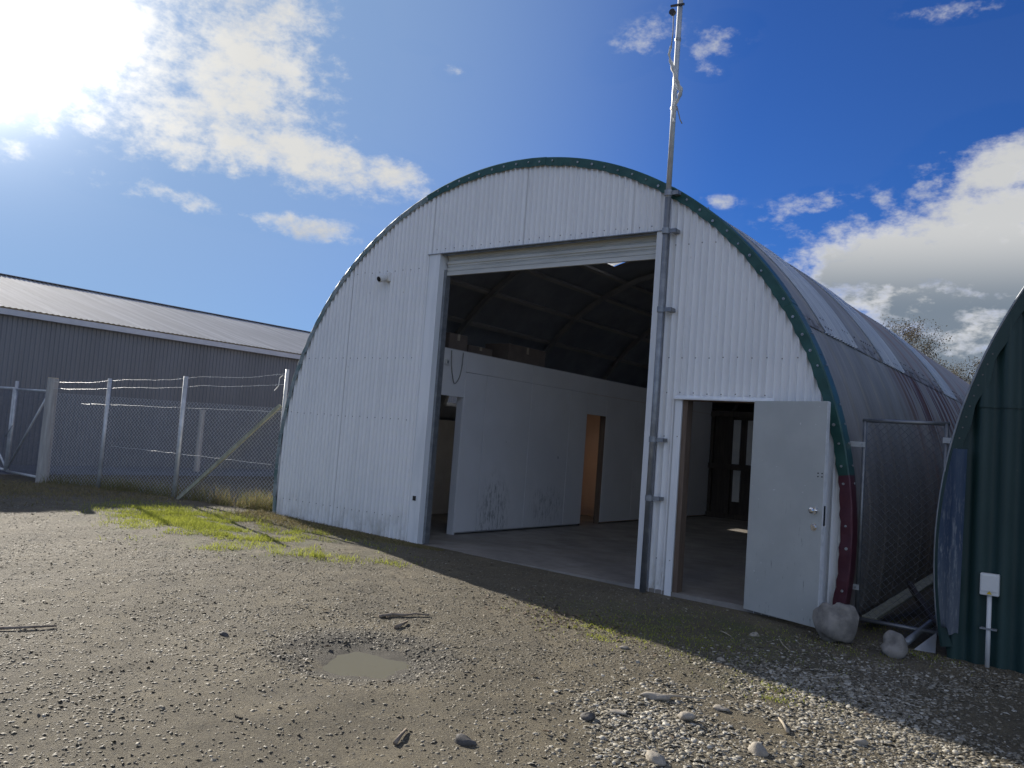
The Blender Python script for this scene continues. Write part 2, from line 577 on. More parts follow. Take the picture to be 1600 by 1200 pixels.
class MB:
    def __init__(s):
        s.v = []
        s.f = []

    def add(s, vs, fs):
        k = len(s.v)
        s.v += [tuple(p) for p in vs]
        s.f += [tuple(i + k for i in q) for q in fs]
        return s

    def box(s, c, size, rot=None):
        hx, hy, hz = size[0] / 2, size[1] / 2, size[2] / 2
        P = [Vector((x, y, z)) for x in (-hx, hx) for y in (-hy, hy) for z in (-hz, hz)]
        if rot is not None:
            P = [rot @ p for p in P]
        P = [p + Vector(c) for p in P]
        s.add(P, [(0, 1, 3, 2), (4, 6, 7, 5), (0, 4, 5, 1), (2, 3, 7, 6), (0, 2, 6, 4), (1, 5, 7, 3)])
        return s

    def b2(s, x0, x1, y0, y1, z0, z1):
        return s.box(((x0 + x1) / 2, (y0 + y1) / 2, (z0 + z1) / 2), (abs(x1 - x0), abs(y1 - y0), abs(z1 - z0)))

    def beam(s, a, b, w, h, up=(0, 0, 1)):
        a, b = Vector(a), Vector(b)
        d = (b - a)
        L = d.length
        d.normalize()
        x = d.cross(Vector(up))
        if x.length < 1e-4:
            x = d.cross(Vector((1, 0, 0)))
        x.normalize()
        y = x.cross(d)
        rot = Matrix((d, x, y)).transposed()
        return s.box((a + b) / 2, (L, w, h), rot)

    def tube(s, pts, r, n=8, cap=True):
        pts = [Vector(p) for p in pts]
        rs = r if isinstance(r, (list, tuple)) else [r] * len(pts)
        rings = []
        px = None
        for i, p in enumerate(pts):
            d = (pts[min(i + 1, len(pts) - 1)] - pts[max(i - 1, 0)]).normalized()
            if px is None:
                px = d.cross(Vector((0, 0, 1)))
                if px.length < 1e-3:
                    px = d.cross(Vector((1, 0, 0)))
            px = (px - d * px.dot(d)).normalized()
            py = d.cross(px)
            rings.append([p + (px * math.cos(2 * math.pi * k / n) + py * math.sin(2 * math.pi * k / n)) * rs[i] for k in range(n)])
        vs = [q for g in rings for q in g]
        fs = []
        for i in range(len(pts) - 1):
            for k in range(n):
                fs.append((i * n + k, i * n + (k + 1) % n, (i + 1) * n + (k + 1) % n, (i + 1) * n + k))
        if cap:
            fs.append(tuple(range(n - 1, -1, -1)))
            fs.append(tuple((len(pts) - 1) * n + k for k in range(n)))
        return s.add(vs, fs)

    def build(s, name, mat, parent=None, smooth=False, kind=None, bevel=0):
        off = WLOC[parent.name] if parent else Vector((0, 0, 0))
        me = bpy.data.meshes.new(name)
        me.from_pydata([(p[0] - off.x, p[1] - off.y, p[2] - off.z) for p in s.v], [], s.f)
        me.update()
        o = finish(name, me, mat, parent, smooth, kind)
        if bevel:
            m = o.modifiers.new('bevel', 'BEVEL')
            m.width = bevel
            m.segments = 2
            m.limit_method = 'ANGLE'
        return o


def soup(name, V, F, mat, parent=None, tone=None, smooth=False, kind=None):
    """numpy vertices / faces (all the same size) -> one object"""
    me = bpy.data.meshes.new(name)
    nv, nf, k = len(V), len(F), F.shape[1]
    me.vertices.add(nv)
    me.vertices.foreach_set('co', V.astype(np.float32).ravel())
    me.loops.add(nf * k)
    me.loops.foreach_set('vertex_index', F.astype(np.int32).ravel())
    me.polygons.add(nf)
    me.polygons.foreach_set('loop_start', np.arange(0, nf * k, k, dtype=np.int32))
    me.polygons.foreach_set('loop_total', np.full(nf, k, dtype=np.int32))
    me.update(calc_edges=True)
    me.validate()
    if tone is not None:
        at = me.attributes.new('tone', 'FLOAT', 'POINT')
        at.data.foreach_set('value', tone.astype(np.float32))
    return finish(name, me, mat, parent, smooth, kind)


def lattice(shape_seed):
    return np.random.default_rng(shape_seed).random((256, 256))


LAT = [lattice(i) for i in range(8)]


def vnoise(x, y, scale, seed=0):
    L = LAT[seed % 8]
    X, Y = x * scale + 37.3 * seed, y * scale + 11.7 * seed
    xi, yi = np.floor(X).astype(int), np.floor(Y).astype(int)
    fx, fy = X - xi, Y - yi
    fx, fy = fx * fx * (3 - 2 * fx), fy * fy * (3 - 2 * fy)
    a, b = L[xi % 256, yi % 256], L[(xi + 1) % 256, yi % 256]
    c, d = L[xi % 256, (yi + 1) % 256], L[(xi + 1) % 256, (yi + 1) % 256]
    return (a * (1 - fx) + b * fx) * (1 - fy) + (c * (1 - fx) + d * fx) * fy - 0.5


PUD = (2.27, -4.17)


def pud_q(x, y):
    # squared distance in the puddle's own long / short axes
    dx, dy = x - PUD[0], y - PUD[1]
    a = R_(33)
    u = dx * math.cos(a) + dy * math.sin(a)
    v = -dx * math.sin(a) + dy * math.cos(a)
    return (u / 0.36) ** 2 + ((v + 0.12 * u * u) / 0.40) ** 2


def gh(x, y):
    """height of the yard"""
    x = np.asarray(x, float)
    y = np.asarray(y, float)
    near = np.exp(-((np.maximum(np.hypot(x + 1, y + 3) - 9, 0)) / 6.0) ** 2)
    h = 0.012 - 0.015 * np.clip(x + 1.15, -6, 7)
    h = h + near * (0.05 * vnoise(x, y, 0.45, 1) + 0.028 * vnoise(x, y, 1.3, 2) + 0.014 * vnoise(x, y, 4.0, 3) + 0.008 * vnoise(x, y, 11.0, 4)) * np.clip((-y) / 0.8, 0.18, 1)
    q = pud_q(x, y) + 0.6 * vnoise(x, y, 5.0, 6) + 0.4 * vnoise(x, y, 13.0, 2)
    h = h - 0.055 * np.exp(-q * 0.9)
    rim = np.exp(-((np.sqrt(np.maximum(q, 0)) - 1.75) / 0.5) ** 2)
    h = h + 0.012 * rim
    inside = (x > -4.35) & (x < 4.35) & (y > 0.02) & (y < 22)
    h = np.where(inside, np.minimum(h, -0.06), h)
    return h


def gz(x, y):
    return float(gh(np.array([x]), np.array([y]))[0])


# ------------------------------------------------------------------ ground
def axis(lo, hi, step, far, grow=1.35):
    core = list(np.arange(lo, hi + 1e-6, step))
    s_, left, right = step, [], []
    p, q = lo, hi
    while p > -far:
        s_ *= grow
        p -= s_
        q += s_
        left.append(p)
        right.append(q)
    return np.array(left[::-1] + core + right)


xs = axis(-6.5, 6.6, 0.035, 900)
ys = axis(-6.8, 0.3, 0.035, 900)
gx, gy = np.meshgrid(xs, ys, indexing='ij')
V = np.stack([gx.ravel(), gy.ravel(), gh(gx.ravel(), gy.ravel())], 1)
nx, ny = len(xs), len(ys)
idx = np.arange(nx * ny).reshape(nx, ny)
F = np.stack([idx[:-1, :-1].ravel(), idx[1:, :-1].ravel(), idx[1:, 1:].ravel(), idx[:-1, 1:].ravel()], 1)
t = NT('yard_dirt')
a1 = t.ramp(t.noise(0.55, 6, 0.62), 0.36, 0.66)
base = t.mix(a1, (0.102, 0.082, 0.047), (0.158, 0.130, 0.079))
a2 = t.ramp(t.noise(2.4, 6, 0.65), 0.5, 0.66)
base = t.mix(t.math('MULTIPLY', a2, 0.6), base, (0.225, 0.182, 0.107))
a3 = t.ramp(t.noise(1.1, 6, 0.7, (1, 1, 1), (4, 9, 0)), 0.52, 0.7)
base = t.mix(t.math('MULTIPLY', a3, 0.55), base, (0.075, 0.066, 0.054))
vo = t.n('ShaderNodeTexVoronoi')
vo.inputs['Scale'].default_value = 95
t.l(t.tc, vo.inputs['Vector'])
sp_ = t.n('ShaderNodeSeparateColor')
t.l(vo.outputs['Color'], sp_.inputs[0])
peb = t.ramp(sp_.outputs[0], 0.45, 0.95)
base = t.mix(t.math('MULTIPLY', peb, 0.5), base, (0.26, 0.225, 0.145))
peb2 = t.ramp(sp_.outputs[1], 0.7, 1.0)
base = t.mix(t.math('MULTIPLY', peb2, 0.5), base, (0.06, 0.055, 0.046))
so = t.sep()


def gspot(cx, cy, rx, ry, lo=1.4, hi=0.1):
    a = t.math('DIVIDE', t.math('SUBTRACT', so[0], cx), rx)
    b = t.math('DIVIDE', t.math('SUBTRACT', so[1], cy), ry)
    q = t.math('ADD', t.math('MULTIPLY', a, a), t.math('MULTIPLY', b, b))
    return t.ramp(q, lo, hi)


mo = t.math('MAXIMUM', gspot(3.2, -1.25, 1.3, 0.9), t.math('MULTIPLY', gspot(4.2, -2.2, 0.7, 0.5), 0.5))
mo = t.math('MAXIMUM', mo, t.math('MULTIPLY', gspot(-3.0, -1.7, 2.8, 1.5), 0.8))
mo = t.math('MULTIPLY', mo, t.ramp(t.noise(3.2, 6, 0.7), 0.44, 0.62))
base = t.mix(t.math('MULTIPLY', mo, 0.65), base, (0.10, 0.125, 0.04))
wet = t.math('MULTIPLY', gspot(PUD[0] - 0.08, PUD[1] + 0.10, 0.62, 0.58, 1.5, 0.6), t.ramp(t.noise(4, 5, 0.6), 0.3, 0.5))
base = t.mix(t.math('MULTIPLY', wet, 0.75), base, (0.05, 0.047, 0.042))
t.color(base)
t.rough(0.85)
hn = t.math('ADD', t.math('MULTIPLY', t.noise(48, 9, 0.82), 1.3), t.math('MULTIPLY', sp_.outputs[2], 0.35))
t.bump(hn, 1.0, 0.013)
mot = t.ramp(t.noise(9, 8, 0.8), 0.4, 0.62)
base = t.mix(t.math('MULTIPLY', mot, 0.35), base, (0.088, 0.074, 0.052))
t.color(base)
soup('yard_ground', V, F, 'yard_dirt', smooth=True, kind='structure')

# puddle
mb = MB()
ring = []
zl = min(gz(PUD[0] + i * 0.05, PUD[1] + j * 0.05) for i in range(-4, 5) for j in range(-4, 5)) + 0.035
for k in range(40):
    a = 2 * math.pi * k / 40
    ring.append((PUD[0] + 0.62 * math.cos(a), PUD[1] + 0.62 * math.sin(a), zl))
mb.add([(PUD[0], PUD[1], zl)] + ring, [(0, k + 1, (k + 1) % 40 + 1) for k in range(40)])
mb.build('puddle_water', 'puddle_water', kind='structure')

# hut floor slab and the concrete strip by the shed
mb = MB().b2(-4.12, 4.12, -0.03, 20.5, -0.12, 0.0)
mb.build('concrete_floor', 'concrete', kind='structure')
mb = MB().b2(-12.98, -10.6, -30, 40, -0.1, 0.105)
mb.build('concrete_apron', 'apron', kind='structure')

# ------------------------------------------------------------------ main hut
RAD, CZ = 4.2, 0.73
hut = thing('quonset_hut', (0, 0, 0), 'white corrugated arched hut with green edge trim and open roller door', 'hut')


def arch_z(x, r=RAD, cx=0.0, cz=CZ):
    d = r * r - (x - cx) ** 2
    return cz + math.sqrt(d) if d > 0 else None


def arch_zlow(x, r=RAD, cx=0.0, cz=CZ):
    d = r * r - (x - cx) ** 2
    return cz - math.sqrt(d) if d > 0 else cz


def corr_sheet(x0, x1, zlo, zhi, y0, pitch, amp, n=12, phase0=0.0, rows=1, power=2.6):
    """upright corrugated sheet; zlo / zhi are functions of x"""
    mb = MB()
    k0 = int(math.floor((x0 - phase0) / pitch * n)) + 1
    k1 = int(math.ceil((x1 - phase0) / pitch * n)) - 1
    X = [x0] + [phase0 + k * pitch / n for k in range(k0, k1 + 1)] + [x1]
    prev = None
    for x in X:
        a, b = zlo(x), zhi(x)
        if a is None or b is None or b - a < 0.01:
            prev = None
            continue
        y = y0 - amp * (0.5 + 0.5 * math.cos(2 * math.pi * (x - phase0) / pitch)) ** power
        i = len(mb.v)
        for r in range(rows + 1):
            mb.v.append((x, y, a + (b - a) * r / rows))
        if prev is not None:
            for r in range(rows):
                mb.f.append((prev + r, i + r, i + r + 1, prev + r + 1))
        prev = i
    return mb


PI_, AMP = 0.0762, 0.031
ground_z = lambda x: max(-0.05, -0.008 * x - 0.01) if False else (0.03 - 0.015 * (x + 1.15)) - 0.03


def top(x):
    return arch_z(x, RAD - 0.01)


def low(x):
    g = ground_z(x)
    return max(g, arch_zlow(x, RAD - 0.01))


edges = []
DL, DR, DH = 2.47, 3.30, 2.035         # personnel door
OL, OR_, OH = -1.33, 2.06, 3.87        # roller opening (to outside of flashings)
sheet_edges = [-4.19, -3.62, -2.86, -2.10, -1.34]
k = 0
for a, b in zip(sheet_edges[:-1], sheet_edges[1:]):
    corr_sheet(a - 0.02, b, low, top, -0.007 * (k % 2) - 0.001, PI_, AMP).build('wall_sheet', 'white_iron', hut, smooth=True)
    k += 1
for a, b in zip([-1.34, -0.58, 0.19, 0.95, 1.71], [-0.58, 0.19, 0.95, 1.71, 2.17]):
    corr_sheet(a - 0.02, b, lambda x: OH, top, -0.007 * (k % 2) - 0.001, PI_, AMP).build('wall_sheet', 'white_iron', hut, smooth=True)
    k += 1
corr_sheet(2.17, DL, low, top, -0.001, PI_, AMP).build('wall_sheet', 'white_iron', hut, smooth=True)
corr_sheet(DL - 0.02, DR, lambda x: DH, top, -0.007, PI_, AMP).build('wall_sheet', 'white_iron', hut, smooth=True)
corr_sheet(DR - 0.02, 4.19, low, top, -0.001, PI_, AMP).build('wall_sheet', 'white_iron', hut, smooth=True)
# screws in rows along the girts
mb = MB()


def screw(mb, x, z, r=0.0075, y=-AMP - 0.008):
    n = 6
    vs = [(x + r * math.cos(2 * math.pi * i / n), y + 0.003, z + r * math.sin(2 * math.pi * i / n)) for i in range(n)]
    vs += [(x + r * 0.6 * math.cos(2 * math.pi * i / n), y - 0.004, z + r * 0.6 * math.sin(2 * math.pi * i / n)) for i in range(n)]
    fs = [(i, (i + 1) % n, n + (i + 1) % n, n + i) for i in range(n)] + [tuple(range(n, 2 * n))]
    mb.add(vs, fs)


for zrow, x0, x1 in ((0.315, -4.05, -1.4), (1.62, -4.1, -1.4), (2.455, -3.8, -1.4), (3.685, -2.9, -1.4), (3.685, 2.2, 3.1), (2.455, 2.2, 3.95), (2.08, 2.2, 3.4), (3.93, -1.3, 2.1), (1.62, 2.2, 2.45), (0.325, 2.2, 2.45)):
    kk = math.ceil(x0 / (PI_ * 2))
    while kk * PI_ * 2 < x1:
        x = kk * PI_ * 2
        if (top(x) or 0) > zrow + 0.15:
            screw(mb, x, zrow + random.uniform(-0.008, 0.008))
        kk += 1
mb.build('wall_screws', 'screw_dark', hut, kind='stuff')
# girts and studs behind the sheets
for zg in (0.32, 1.62, 2.455):
    for x0, x1 in ((-3.9, -1.3), (3.45, 3.85) if zg > 2.2 else (3.45, 4.0)):
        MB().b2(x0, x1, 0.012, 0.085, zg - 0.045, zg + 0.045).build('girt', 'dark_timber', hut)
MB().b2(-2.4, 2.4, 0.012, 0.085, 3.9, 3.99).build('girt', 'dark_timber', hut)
# flashings round the roller door
FL = -0.034
mb = MB().b2(-1.335, -1.15, FL - 0.003, FL, 0.0, OH).b2(-1.153, -1.15, FL, 0.17, 0.0, OH - 0.01).b2(-1.338, -1.335, FL, -0.005, 0.0, OH)
mb.build('jamb_flashing', 'white_flash', hut)
mb = MB().b2(2.05, 2.18, FL - 0.003, FL, -0.03, OH).b2(2.05, 2.053, FL, 0.17, -0.03, OH - 0.01)
mb.build('jamb_flashing', 'white_flash', hut)
mb = MB().b2(-1.37, 2.25, FL - 0.018, 0.10, OH - 0.012, OH - 0.004).b2(-1.14, 2.05, 0.0, 0.004, OH - 0.03, OH - 0.012)
mb.build('head_flashing', 'galv', hut)
MB().b2(-1.285, -1.235, FL - 0.012, FL - 0.003, 0.56, 0.62).build('lock_plate', 'black_plastic', hut)
# roller door curtain, rolled almost fully up
prof = []
zz_ = 3.60
zc = OH - 0.012
n_ = 0
mb = MB()
cyc = [(0.0, 0.0), (0.012, 0.018), (0.045, 0.020), (0.055, 0.0), (0.070, -0.012), (0.080, 0.0)]
zs = 3.635
pts_ = []
while zs < zc:
    for dz, dy in cyc:
        pts_.append((zs + dz, 0.10 - dy))
    zs += 0.094
pts_ = [p for p in pts_ if p[0] <= zc + 0.05]
vs = []
for z_, y_ in pts_:
    vs += [(-1.12, y_, z_), (2.04, y_, z_)]
fs = [(2 * i, 2 * i + 1, 2 * i + 3, 2 * i + 2) for i in range(len(pts_) - 1)]
mb.add(vs, fs)
cur = mb.build('roller_curtain', 'curtain', hut, smooth=False)
MB().b2(-1.12, 2.04, 0.075, 0.115, 3.585, 3.638).build('bottom_rail', 'curtain', cur)
mb = MB()
mb.tube([(-1.2, 0.36, 4.08), (2.1, 0.36, 4.08)], 0.17, 16)
mb.build('roller_drum', 'curtain', hut, smooth=False)
for x in (-1.125, 2.03):
    MB().b2(x - 0.02, x + 0.02, 0.06, 0.15, 0.005, 3.66).build('door_guide', 'galv', hut)

# personnel doorway: timber frame, hood, step
MB().b2(DL + 0.003, DL + 0.055, -0.012, 0.12, -0.03, DH - 0.03).build('door_jamb', 'door_timber', hut)
MB().b2(DR - 0.055, DR - 0.003, -0.012, 0.12, -0.03, DH - 0.03).build('door_jamb', 'door_timber', hut)
MB().b2(DL + 0.003, DR - 0.003, -0.012, 0.12, DH - 0.03, DH + 0.02).build('door_head', 'door_timber', hut)
mb = MB().b2(DL - 0.075, DL + 0.003, FL - 0.004, FL - 0.001, -0.05, DH - 0.012)
mb.build('door_flashing', 'white_flash', hut)
mb = MB()
mb.add([(2.40, -0.02, 2.06), (3.44, -0.02, 2.06), (3.46, -0.075, 2.025), (2.385, -0.075, 2.025), (3.46, -0.075, 2.012), (2.385, -0.075, 2.012), (3.44, -0.02, 2.012), (2.40, -0.02, 2.012)],
       [(0, 3, 2, 1), (3, 5, 4, 2), (0, 7, 5, 3), (1, 2, 4, 6), (5, 7, 6, 4)])
mb.build('door_hood', 'white_flash', hut)
# open steel door leaf swung right back
hx, hy = DR - 0.02, -0.04
ang = math.atan2(-0.27, 0.775)
dv = Vector((math.cos(ang), math.sin(ang), 0))
nv_ = Vector((dv.y, -dv.x, 0))       # towards the yard
LW, LT, Z0, Z1 = 0.825, 0.042, -0.018, 2.02
rotd = Matrix((dv, -nv_, Vector((0, 0, 1)))).transposed()
cen = Vector((hx, hy, (Z0 + Z1) / 2)) + dv * LW / 2 + nv_ * LT / 2
leaf = MB().box(cen, (LW, LT, Z1 - Z0), rotd).build('door', 'door_grey', hut, bevel=0.004)
pe = Vector((hx, hy, 0)) + dv * (LW + 0.004)
MB().box(pe + nv_ * (LT / 2) + Vector((0, 0, (Z0 + Z1) / 2)), (0.006, LT * 0.96, (Z1 - Z0) * 0.995), rotd).build('door_edge', 'door_edge', leaf)
MB().box(pe + dv * 0.004 + nv_ * (LT / 2) + Vector((0, 0, 0.98)), (0.004, 0.026, 0.18), rotd).build('latch_plate', 'chrome', leaf)


def knob(z, rr, depth, name, two=True):
    mb = MB()
    p = Vector((hx, hy, z)) + dv * (LW - 0.075) + nv_ * LT
    mb.tube([p, p + nv_ * 0.008], 0.033, 16)
    if two:
        mb.tube([p + nv_ * 0.006, p + nv_ * 0.03, p + nv_ * 0.034, p + nv_ * 0.045, p + nv_ * 0.058, p + nv_ * 0.064], [0.012, 0.012, 0.02, 0.028, 0.027, 0.014], 16)
    else:
        mb.tube([p + nv_ * 0.006, p + nv_ * 0.02], [0.024, 0.02], 16)
    mb.build(name, 'chrome', leaf, smooth=False)


knob(1.02, 0.03, 0.06, 'door_knob')
knob(0.87, 0.03, 0.02, 'deadbolt', False)
mb = MB()
for du, z_ in ((0.06, 1.36), (0.06, 1.33), (0.018, 1.36), (0.018, 1.33)):
    p = Vector((hx, hy, z_)) + dv * (LW - du) + nv_ * LT
    mb.tube([p, p + nv_ * 0.003], 0.007, 8)
mb.build('bolt_holes', 'black_plastic', leaf, kind='stuff')
for z_ in (0.25, 1.0, 1.78):
    mb = MB()
    mb.tube([(hx - 0.008, hy - 0.012, z_ - 0.05), (hx - 0.008, hy - 0.012, z_ + 0.05)], 0.009, 8)
    mb.build('hinge', 'galv', leaf)

# edge trim round the arch, in lapped lengths
def trim(a0, a1, mat, dr, name='edge_trim', rin=0.07, back=0.15):
    mb = MB()
    n = max(4, int((a1 - a0) / 0.8))
    for i in range(n + 1):
        a = R_(a0 + (a1 - a0) * i / n)
        c, s_ = math.cos(a), math.sin(a)
        wob = 0.006 * math.sin(a * 173.0) + 0.004 * math.sin(a * 61) + 0.028 * min(1, max(0, (math.degrees(a) - 95) / 25))
        wy = 0.003 * math.sin(a * 97.0)
        ro = RAD + 0.035 + dr
        for r, y in ((RAD - rin + wob, -0.038 + wy), (RAD - rin + wob, -0.044 - dr + wy), (ro - 0.012, -0.050 - dr + wy), (ro, -0.040 - dr), (ro, back + wob), (ro - 0.02, back + wob)):
            mb.v.append((r * c, y, CZ + r * s_))
    for i in range(n):
        for j in range(5):
            mb.f.append((i * 6 + j, i * 6 + j + 1, (i + 1) * 6 + j + 1, (i + 1) * 6 + j))
    mb.f.append(tuple(range(5, -1, -1)))
    mb.f.append(tuple(n * 6 + j for j in range(6)))
    return mb.build(name, mat, hut, smooth=False)


cuts = [8.2, 33, 58, 84, 110, 136, 162, 189]
m_ = trim(-10.5, 8.6, 'maroon_trim', 0.004, back=0.12)
m_['label'] = 'maroon painted lower length of edge trim'
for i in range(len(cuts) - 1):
    trim(cuts[i] - 0.5, cuts[i + 1] + 0.4, 'glare_trim' if cuts[i] > 105 else 'green_trim', 0.003 * (i % 2))
mb = MB()
a = -8.5
while a < 188:
    r = RAD - 0.018 + random.uniform(-0.012, 0.012)
    c, s_ = math.cos(R_(a)), math.sin(R_(a))
    p = Vector((r * c, -0.053, CZ + r * s_))
    if random.random() < 0.1:
        a += 2.6
        continue
    mb.tube([p, p + Vector((0, -0.006, 0))], random.uniform(0.010, 0.015), 10)
    mb.tube([p + Vector((0, -0.006, 0)), p + Vector((0, -0.014, 0))], [0.008, 0.005], 8)
    if a > 5 and random.random() < 0.55:
        r2 = RAD + 0.042
        q = Vector((r2 * c, 0.07, CZ + r2 * s_))
        nrm = Vector((c, 0, s_))
        mb.tube([q, q + nrm * 0.008], 0.011, 8)
    a += 2.6 + random.uniform(-0.35, 0.35)
mb.build('trim_bolts', 'bolt_zinc', hut, kind='stuff')

# roof sheets: corrugations run round the arch
SW, RP = 0.66, 0.11
NSH = 31


def roof_mesh(name, a0, a1, rad, wid=SW, seg=2.5, RA=0.006):
    mb = MB()
    nj = max(2, int((a1 - a0) / seg))
    ncol = int(round(wid / RP * 6))
    for i in range(ncol + 2):
        y = i * wid / ncol
        rr = rad + RA * (0.5 + 0.5 * math.cos(2 * math.pi * y / RP)) + (0.007 if i > ncol - 2 else 0.0)
        for j in range(nj + 1):
            a = R_(a0 + (a1 - a0) * j / nj)
            mb.v.append((rr * math.cos(a), y, CZ + rr * math.sin(a)))
    w = nj + 1
    for i in range(ncol + 1):
        for j in range(nj):
            mb.f.append((i * w + j, (i + 1) * w + j, (i + 1) * w + j + 1, i * w + j + 1))
    me = bpy.data.meshes.new(name)
    me.from_pydata(mb.v, [], mb.f)
    me.polygons.foreach_set('use_smooth', [True] * len(me.polygons))
    me.update()
    return me


def place_sheet(me, k, name):
    o = bpy.data.objects.new(name, me)
    col.objects.link(o)
    o.parent = hut
    o.location = (0, 0.15 + k * SW, 0)
    return o


WIN = {5: 162.0, 9: 166.0, 13: 166.0}        # sheets of the left wall with a window let in
SKY = {1, 2, 5, 6, 12, 13}
me_lo = roof_mesh('roof_sheet_low', -10, 31.5, RAD - 0.006)
me_top = roof_mesh('roof_sheet_top', 30, 109, RAD + 0.003)
me_sky = roof_mesh('skylight_sheet', 30, 108, RAD + 0.004, RA=0.026)
me_left = roof_mesh('roof_sheet_left', 107.5, 190, RAD - 0.010)
WA0 = 155.5
me_l1 = roof_mesh('roof_sheet_left_upper', 107.5, WA0, RAD - 0.010)
me_l2 = {w_: roof_mesh('roof_sheet_left_lower', w_, 190, RAD - 0.010) for w_ in sorted(set(WIN.values()))}
for m in [me_lo, me_top, me_left, me_l1] + list(me_l2.values()):
    m.materials.append(MATS['roof_iron'])
me_sky.materials.append(MATS['skylight_sheet'])
for k in range(NSH):
    place_sheet(me_lo, k, 'roof_sheet')
    place_sheet(me_sky if k in SKY else me_top, k, 'skylight_sheet' if k in SKY else 'roof_sheet')
    if k in WIN:
        place_sheet(me_l1, k, 'roof_sheet')
        place_sheet(me_l2[WIN[k]], k, 'roof_sheet')
    else:
        place_sheet(me_left, k, 'roof_sheet')
for k in WIN:
    y0, y1 = 0.15 + k * SW, 0.15 + (k + 1) * SW
    WA1 = WIN[k]

    def P(a, r, y):
        return (r * math.cos(R_(a)), y, CZ + r * math.sin(R_(a)))
    mb = MB()
    for (a0, ya, a1, yb) in ((WA0, y0, WA0, y1), (WA1, y0, WA1, y1), (WA0, y0, WA1, y0), (WA0, y1, WA1, y1)):
        mb.beam(P(a0, RAD - 0.02, ya), P(a1, RAD - 0.02, yb), 0.07, 0.05, up=(1, 0, 0.3))
    wf = mb.build('window', 'white_flash', hut)
    MB().add([P(WA0, RAD - 0.02, y0), P(WA0, RAD - 0.02, y1), P(WA1, RAD - 0.02, y1), P(WA1, RAD - 0.02, y0)], [(0, 1, 2, 3)]).build('pane', 'window_glass', wf)
# bolts along the lap of the roof sheets
mb = MB()
for k in range(NSH):
    for j in range(6):
        y = 0.15 + k * SW + (j + 0.5) * RP
        if y > 11:
            continue
        for aa in (31.2, 32.8):
            if random.random() < 0.4:
                r = RAD + 0.018
                q = Vector((r * math.cos(R_(aa)), y, CZ + r * math.sin(R_(aa))))
                nrm = Vector((math.cos(R_(aa)), 0, math.sin(R_(aa))))
                mb.tube([q, q + nrm * 0.008], 0.012, 6)
mb.build('lap_bolts', 'screw_dark', hut, kind='stuff')
# black building paper inside, left open under the skylights and windows
mb = MB()
for k in range(-1, NSH):
    y0, y1 = (0.15 + k * SW, 0.15 + (k + 1) * SW) if k >= 0 else (0.03, 0.15)
    segs = [(-10, 190)]
    if k in SKY:
        segs = [(-10, 30), (108, 190)]
    elif k in WIN:
        segs = [(-10, WA0), (WIN[k], 190)]
    if k in SKY and k in WIN:
        segs = [(-10, 30), (108, WA0), (WIN[k], 190)]
    for a0, a1 in segs:
        n = max(2, int((a1 - a0) / 5))
        r = RAD - 0.035
        base_i = len(mb.v)
        for j in range(n + 1):
            a = R_(a0 + (a1 - a0) * j / n)
            mb.v += [(r * math.cos(a), y0, CZ + r * math.sin(a)), (r * math.cos(a), y1, CZ + r * math.sin(a))]
        for j in range(n):
            mb.f.append((base_i + 2 * j, base_i + 2 * j + 1, base_i + 2 * j + 3, base_i + 2 * j + 2))
mb.build('roof_lining', 'roof_lining', hut, smooth=True)
# steel ribs and timber purlins
for y in (0.12, 2.8, 5.5, 8.2, 10.9, 13.6, 16.3, 19.0):
    mb = MB()
    for r0, r1, w in ((RAD - 0.10, RAD - 0.092, 0.07), (RAD - 0.19, RAD - 0.182, 0.07), (RAD - 0.185, RAD - 0.095, 0.01)):
        n = 50
        b0 = len(mb.v)
        for j in range(n + 1):
            a = R_(-9.5 + 199 * j / n)
            for r, yy in ((r0, -w / 2), (r1, -w / 2), (r1, w / 2), (r0, w / 2)):
                mb.v.append((r * math.cos(a), y + yy, CZ + r * math.sin(a)))
        for j in range(n):
            for q in range(4):
                mb.f.append((b0 + 4 * j + q, b0 + 4 * j + (q + 1) % 4, b0 + 4 * j + 4 + (q + 1) % 4, b0 + 4 * j + 4 + q))
    mb.build('steel_rib', 'steel_rib', hut)
for a in (12, 30, 48, 70, 90, 110.5, 118.8, 128.7, 138.6, 150):
    c, s_ = math.cos(R_(a)), math.sin(R_(a))
    r = RAD - 0.072
    rot = Matrix(((0, c, -s_), (1, 0, 0), (0, s_, c)))
    MB().box((r * c, 10.4, CZ + r * s_), (20.4, 0.055, 0.075), rot).build('purlin', 'purlin_timber', hut)
# rear end wall
corr_sheet(-4.15, 4.15, lambda x: max(0.0, arch_zlow(x, RAD - 0.02)), lambda x: arch_z(x, RAD - 0.02), 20.55, PI_ * 2, AMP, n=4).build('rear_wall', 'roof_lining', hut)

# ------------------------------------------------------------------ rooms inside
part = thing('partition_wall', (-1.62, 5.4, 0), 'long scuffed white painted partition with open doorways inside the hut', 'wall')
PX0, PX1 = -1.71, -1.62
D1, D2, D3 = (0.63, 1.23), (4.74, 5.42), (8.1, 8.8)
yy = [1.235, 1.75, 2.95, 4.15, 4.735]
low_pan = [(a + 0.005, b - 0.005) for a, b in zip(yy[:-1], yy[1:])] + [(5.425, 6.6), (6.606, 7.8), (7.806, 8.095), (8.805, 10.35)]
for a, b in low_pan:
    MB().b2(-1.632, PX1, a, b, 0.035, 2.40).build('panel', 'partition_paint', part, bevel=0.005)
for a, b in ((0.12, 1.235), (1.24, 2.95), (2.956, 5.35), (5.356, 7.8), (7.806, 10.35)):
    MB().b2(-1.632, PX1, a, b, 2.405 if a > 1.236 else 2.02, 2.70).build('panel', 'partition_paint', part, bevel=0.005)
